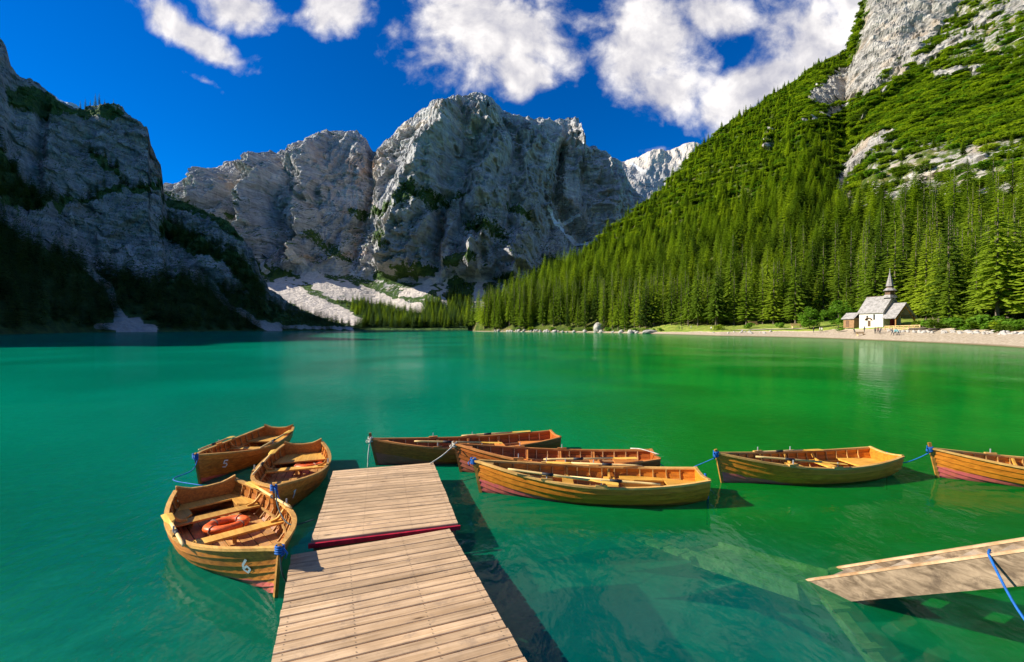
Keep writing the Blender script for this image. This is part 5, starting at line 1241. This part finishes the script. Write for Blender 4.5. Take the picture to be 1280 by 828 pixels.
    box('step', (PD*.55, 0, -.28), (PD+.9, 5.0, .3), M_ST)
    tag(o, 'small white chapel with grey shingle roof, wooden porch and pointed spire', 'chapel')
    # shed
    s0 = r_pt(1066, 139); s0.z = base.z+.1; sh = empty('wooden_shed', s0, R(-80))
    M_SH = wood('shed boards', (0.24, 0.13, 0.06), (0.42, 0.25, 0.12), (12, 12, 1.2))
    MB().box((0, 0, 1.0), (3.6, 3.0, 3.0)).build('wall', M_SH, sh)
    for s in (-1, 1):
        vs = [(-2.2, s*2.0, 2.15), (2.2, s*2.0, 2.15), (2.2, 0, 4.0), (-2.2, 0, 4.0)]; vs += [(a, b, c+.12) for a, b, c in vs]
        MB().add(vs, [(0, 1, 2, 3), (7, 6, 5, 4)]+[(i, (i+1) % 4, 4+(i+1) % 4, 4+i) for i in range(4)]).build('roof', M_RF, sh)
    MB().box((-.4, -1.52, .75), (1.0, .06, 1.9)).build('door', M_TW, sh)
    tag(sh, 'low brown wooden shed with grey roof beside the chapel', 'shed')
chapel()

# ------------------------------------------------------------------ beach furniture, stones, people
M_RAILW = wood('pale rail wood', (0.50, 0.33, 0.15), (0.70, 0.50, 0.26)); M_STONE = plain('pale shore stone', (0.46, 0.42, 0.37), 0.9, 0.1, 2.0, 0.4)
def fence(pxa, pxb, Ya, Yb, n, label, h=1.0):
    A, B = r_pt(pxa, Ya), r_pt(pxb, Yb); o = empty('wooden_fence', A)
    for i in range(n):
        p = A.lerp(B, i/(n-1)); MB().box((p.x-A.x, p.y-A.y, h/2-.2+p.z-A.z), (.16, .16, h+.4)).build('post', M_RAILW, o)
    for zr in (h*.45, h*.9): MB().bar((0, -.1, zr), (B.x-A.x, B.y-A.y-.1, zr+B.z-A.z), .06, .16).build('rail', M_RAILW, o)
    tag(o, label, 'fence')
fence(1106, 1150, 122, 112, 8, 'pale wooden rail fence on the bank below the chapel porch')
fence(1262, 1290, 93, 92, 4, 'pale wooden rail fence behind the bushes at the end of the beach')
def bench(px, Y, rz, label, s=1.0):
    o = empty('park_bench', r_pt(px, Y), rz); o.scale = (s, s, s)
    for k in range(3): MB().box((0, -.18+.18*k, .46), (2.2, .15, .05)).build('seat_slat', M_RAILW, o)
    for k in range(3): MB().box((0, .30+.03*k, .62+.15*k), (2.2, .04, .12)).build('back_slat', M_RAILW, o)
    for s_ in (-.85, .85): MB().box((s_, 0, .21), (.10, .5, .46)).build('leg', M_RAILW, o); MB().box((s_, .36, .62), (.10, .07, .75)).build('leg', M_RAILW, o)
    tag(o, label, 'bench')
bench(942, 196, .1, 'pale bench at the wood edge at the top of the meadow', 1.9); bench(996, 165, -.1, 'pale bench on the meadow left of the round broadleaf tree', 1.7); bench(1076, 122, .0, 'pale bench on the grass in front of the chapel', 1.0)
fence(1116, 1142, 117.5, 113, 5, 'second lower wooden rail on the bank below the chapel porch', .7)

def stone_mesh(seed, sub=2):
    bm = bmesh.new(); bmesh.ops.create_icosphere(bm, subdivisions=sub, radius=1.0); P = np.array([v.co[:] for v in bm.verts]); k = 1+.35*fbm(P*1.1+seed*7.3, 3)+.12*fbm(P*3+seed, 2)
    for v, q in zip(bm.verts, k): v.co = v.co*float(q)
    me = bpy.data.meshes.new('stone'); bm.to_mesh(me); bm.free(); me.materials.append(M_STONE); return me
ST = [stone_mesh(i) for i in range(5)]; rs = random.Random(5)
o = obj('boulder', stone_mesh(9, 3), loc=r_pt(748, 287.5, .8), rot=(.2, .1, .4)); o.scale = (3.4, 2.4, 4.0); tag(o, 'large pale pointed boulder at the foot of the steep lakeshore', 'boulder')
o = obj('boulder', ST[1], loc=r_pt(813, 232, .3), rot=(0, 0, .3)); o.scale = (5.5, 2.0, 1.3); tag(o, 'long low grey boulder where the beach begins', 'boulder')
o = obj('boulder', ST[2], loc=r_pt(788, 246, .6), rot=(0, 0, 1.3)); o.scale = (1.6, 1.6, 2.2); tag(o, 'upright boulder beside the long low boulder', 'boulder')
for i in range(46):
    px = rs.uniform(618, 800); Y = float(r_shore(px))+rs.uniform(-.3, 2.2); s = rs.uniform(.5, 1.5)
    o = obj('shore_stone', ST[i % 5], loc=r_pt(px, Y, .1), rot=(rs.random(), rs.random(), rs.random()*6)); o.scale = (s*1.3, s, s*.9)
    tag(o, 'pale stone at the waterline of the steep wooded lakeshore', 'stone', 'stones along the wooded lakeshore')
for i in range(60):
    px = rs.uniform(1108, 1282); Y = float(r_shore(px))+rs.uniform(11.0, 14.0); s = rs.uniform(.18, .55)
    o = obj('shore_stone', ST[i % 5], loc=r_pt(px, Y, .05), rot=(rs.random(), rs.random(), rs.random()*6)); o.scale = (s*1.4, s, s*.8)
    tag(o, 'pale stone in the low row along the top of the right beach', 'stone', 'stones along the top of the right beach')
for i in range(14):
    px = rs.uniform(875, 965); Y = float(r_shore(px))+rs.uniform(7, 13); s = rs.uniform(.25, .6)
    o = obj('shore_stone', ST[i % 5], loc=r_pt(px, Y, .05), rot=(rs.random(), rs.random(), rs.random()*6)); o.scale = (s*1.5, s, s*.8)
    tag(o, 'dark small stone scattered on the pale beach left of the benches', 'stone', 'stones scattered on the pale beach')
# logs by the fence
for i, (px, dy) in enumerate(((1150, 14.5), (1160, 15.2), (1168, 14.2))):
    c = r_pt(px, float(r_shore(px))+dy, .35); o = empty('driftwood_log', c, .3*i-.2); MB().tube([(-2.2, 0, 0), (0, .1, .05), (2.2, 0, .1)], lambda t: .3-.12*t, 8).build('log', M_BARK, o, smooth=True)
    MB().tube([(.5, 0, .1), (.9, .5, .8)], lambda t: .1-.06*t, 6).build('broken_branch', M_BARK, o)
    tag(o, ['thick dark log beside the end of the rail fence', 'dark log lying between two other logs on the bank', 'dark log nearest the bushes on the bank'][i], 'log')

def person_material():
    m, t = new_mat('clothes and skin'); z = t.n('ShaderNodeSeparateXYZ', {0: t.n('ShaderNodeTexCoord').outputs['Object']}).outputs[2]
    oi = t.n('ShaderNodeObjectInfo'); c = oi.outputs['Color']; a = oi.outputs['Alpha']
    pants = t.mix(a, (0.02, 0.022, 0.03), (0.16, 0.14, 0.11))
    col = t.mix(t.math('GREATER_THAN', z, .88), pants, c); col = t.mix(t.math('GREATER_THAN', z, 1.46), col, (0.50, 0.29, 0.20)); col = t.mix(t.math('LESS_THAN', z, .09), col, (.03, .025, .02))
    finish(m, t, bsdf(t, col, .85)); return m
M_PER = person_material(); M_HAIR = plain('hair', (0.05, 0.03, 0.02), .8)
def person_mesh(kind):
    s, a, lean = {'stand': (.10, .05, 0.0), 'walk': (.26, .22, .04), 'bend': (.14, .10, .45)}[kind]
    V = [(0, 0, .92), (0, lean*.35, 1.12), (0, lean*.7, 1.34), (0, lean*.85, 1.48), (0, lean, 1.56), (0, lean*1.05+.01, 1.66), (0, lean*1.05, 1.73)]
    rad = [(.15, .11), (.135, .10), (.16, .105), (.055, .055), (.07, .075), (.082, .098), (.06, .07)]; E = [(i, i+1) for i in range(6)]
    def chain(root, pts_, rr):
        k = root
        for p, r in zip(pts_, rr): V.append(p); rad.append((r, r)); E.append((k, len(V)-1)); k = len(V)-1
    for sd in (-1, 1):
        f = s*sd
        chain(0, [(sd*.09, 0, .86), (sd*.10, f*.55+.02, .48), (sd*.10, f-.03, .09), (sd*.11, f+.13, .035)], [.085, .060, .042, .035])
        y = lean*.75
        chain(2, [(sd*.185, y, 1.38), (sd*.22, y-a*sd*.4-.02, 1.12), (sd*.20, y+a*sd*-.8+.08, .90), (sd*.19, y-a*sd*.9+.11, .80)], [.052, .040, .030, .028])
    me = bpy.data.meshes.new('person_'+kind); me.from_pydata(V, E, [])
    tmp = bpy.data.objects.new('tmp', me); tmp.modifiers.new('skin', 'SKIN'); bpy.data.objects.remove(tmp)
    for i, r in enumerate(rad): me.skin_vertices[0].data[i].radius = r
    me.skin_vertices[0].data[0].use_root = True; me.materials.append(M_PER); return me
PM = {k: person_mesh(k) for k in ('stand', 'walk', 'bend')}
def hair_mesh(kind):
    lean = {'stand': 0, 'walk': .04, 'bend': .45}[kind]; bm = bmesh.new(); bmesh.ops.create_uvsphere(bm, u_segments=10, v_segments=7, radius=.105)
    for v in bm.verts:
        if v.co.z < -.02: v.co.z *= .4
        if v.co.y > .06 and v.co.z < .05: v.co.y = .05
        v.co += Vector((0, lean*1.05-.012, 1.70))
    me = bpy.data.meshes.new('hair'); bm.to_mesh(me); bm.free(); me.materials.append(M_HAIR); return me
HM = {k: hair_mesh(k) for k in PM}
for i, (px, off, kind, rz, c, a, lab) in enumerate([
        (849, 17, 'stand', 1.2, (.03, .03, .04), 0, 'person in dark clothes standing where the beach meets the wood'), (852.5, 17.4, 'stand', -1.2, (.10, .04, .04), 0, 'person in a dark red top facing a companion by the wood'),
        (864, 19, 'walk', .5, (.75, .72, .68), 1, 'person in a pale top walking along the wood edge'), (889, 17, 'stand', 2.0, (.72, .70, .70), 0, 'person in a white top standing near the beach stones'), (893, 17.4, 'walk', 1.5, (.08, .08, .10), 1, 'person in a dark top walking near the beach stones'),
        (1017, 10, 'stand', .3, (.04, .04, .05), 0, 'person in black standing under the round broadleaf tree'), (1025, 10.6, 'walk', 1.6, (.60, .56, .52), 1, 'person in a light grey top walking along the beach'), (1027.5, 10.2, 'walk', 1.6, (.70, .66, .60), 0, 'person in a cream top walking beside another on the beach'),
        (1068.5, 8, 'bend', 1.9, (.05, .05, .06), 0, 'person in dark clothes bending over on the sand'), (1080.5, 11, 'stand', .2, (.10, .09, .10), 0, 'person in grey standing in front of the bench'),
        (1094, 8.5, 'stand', 2.6, (.06, .05, .05), 0, 'person in black at the side of a small group on the beach'), (1097.5, 9, 'walk', -1.2, (.16, .05, .04), 0, 'person in a dark red top in the small group on the beach'), (1100, 8.6, 'bend', -1.4, (.05, .05, .06), 0, 'person bending down in the small group on the beach'),
        (1115.5, 7, 'walk', 1.6, (.06, .06, .07), 0, 'person in black walking by the water below the chapel'), (1119, 7.4, 'walk', 1.6, (.10, .34, .40), 0, 'person in a turquoise top walking below the chapel'), (1123, 7.1, 'bend', 1.4, (.12, .38, .42), 0, 'person in a turquoise top leaning forward by the water')]):
    Y = float(r_shore(px))+off; o = obj('person', PM[kind], loc=r_pt(px, Y), rot=(0, 0, rz)); o.color = (*c, a); o.scale = (1.02,)*3
    o.modifiers.new('skin', 'SKIN'); sb = o.modifiers.new('smooth', 'SUBSURF'); sb.levels = 1; sb.render_levels = 1
    obj('hair', HM[kind], parent=o); tag(o, lab, 'person')
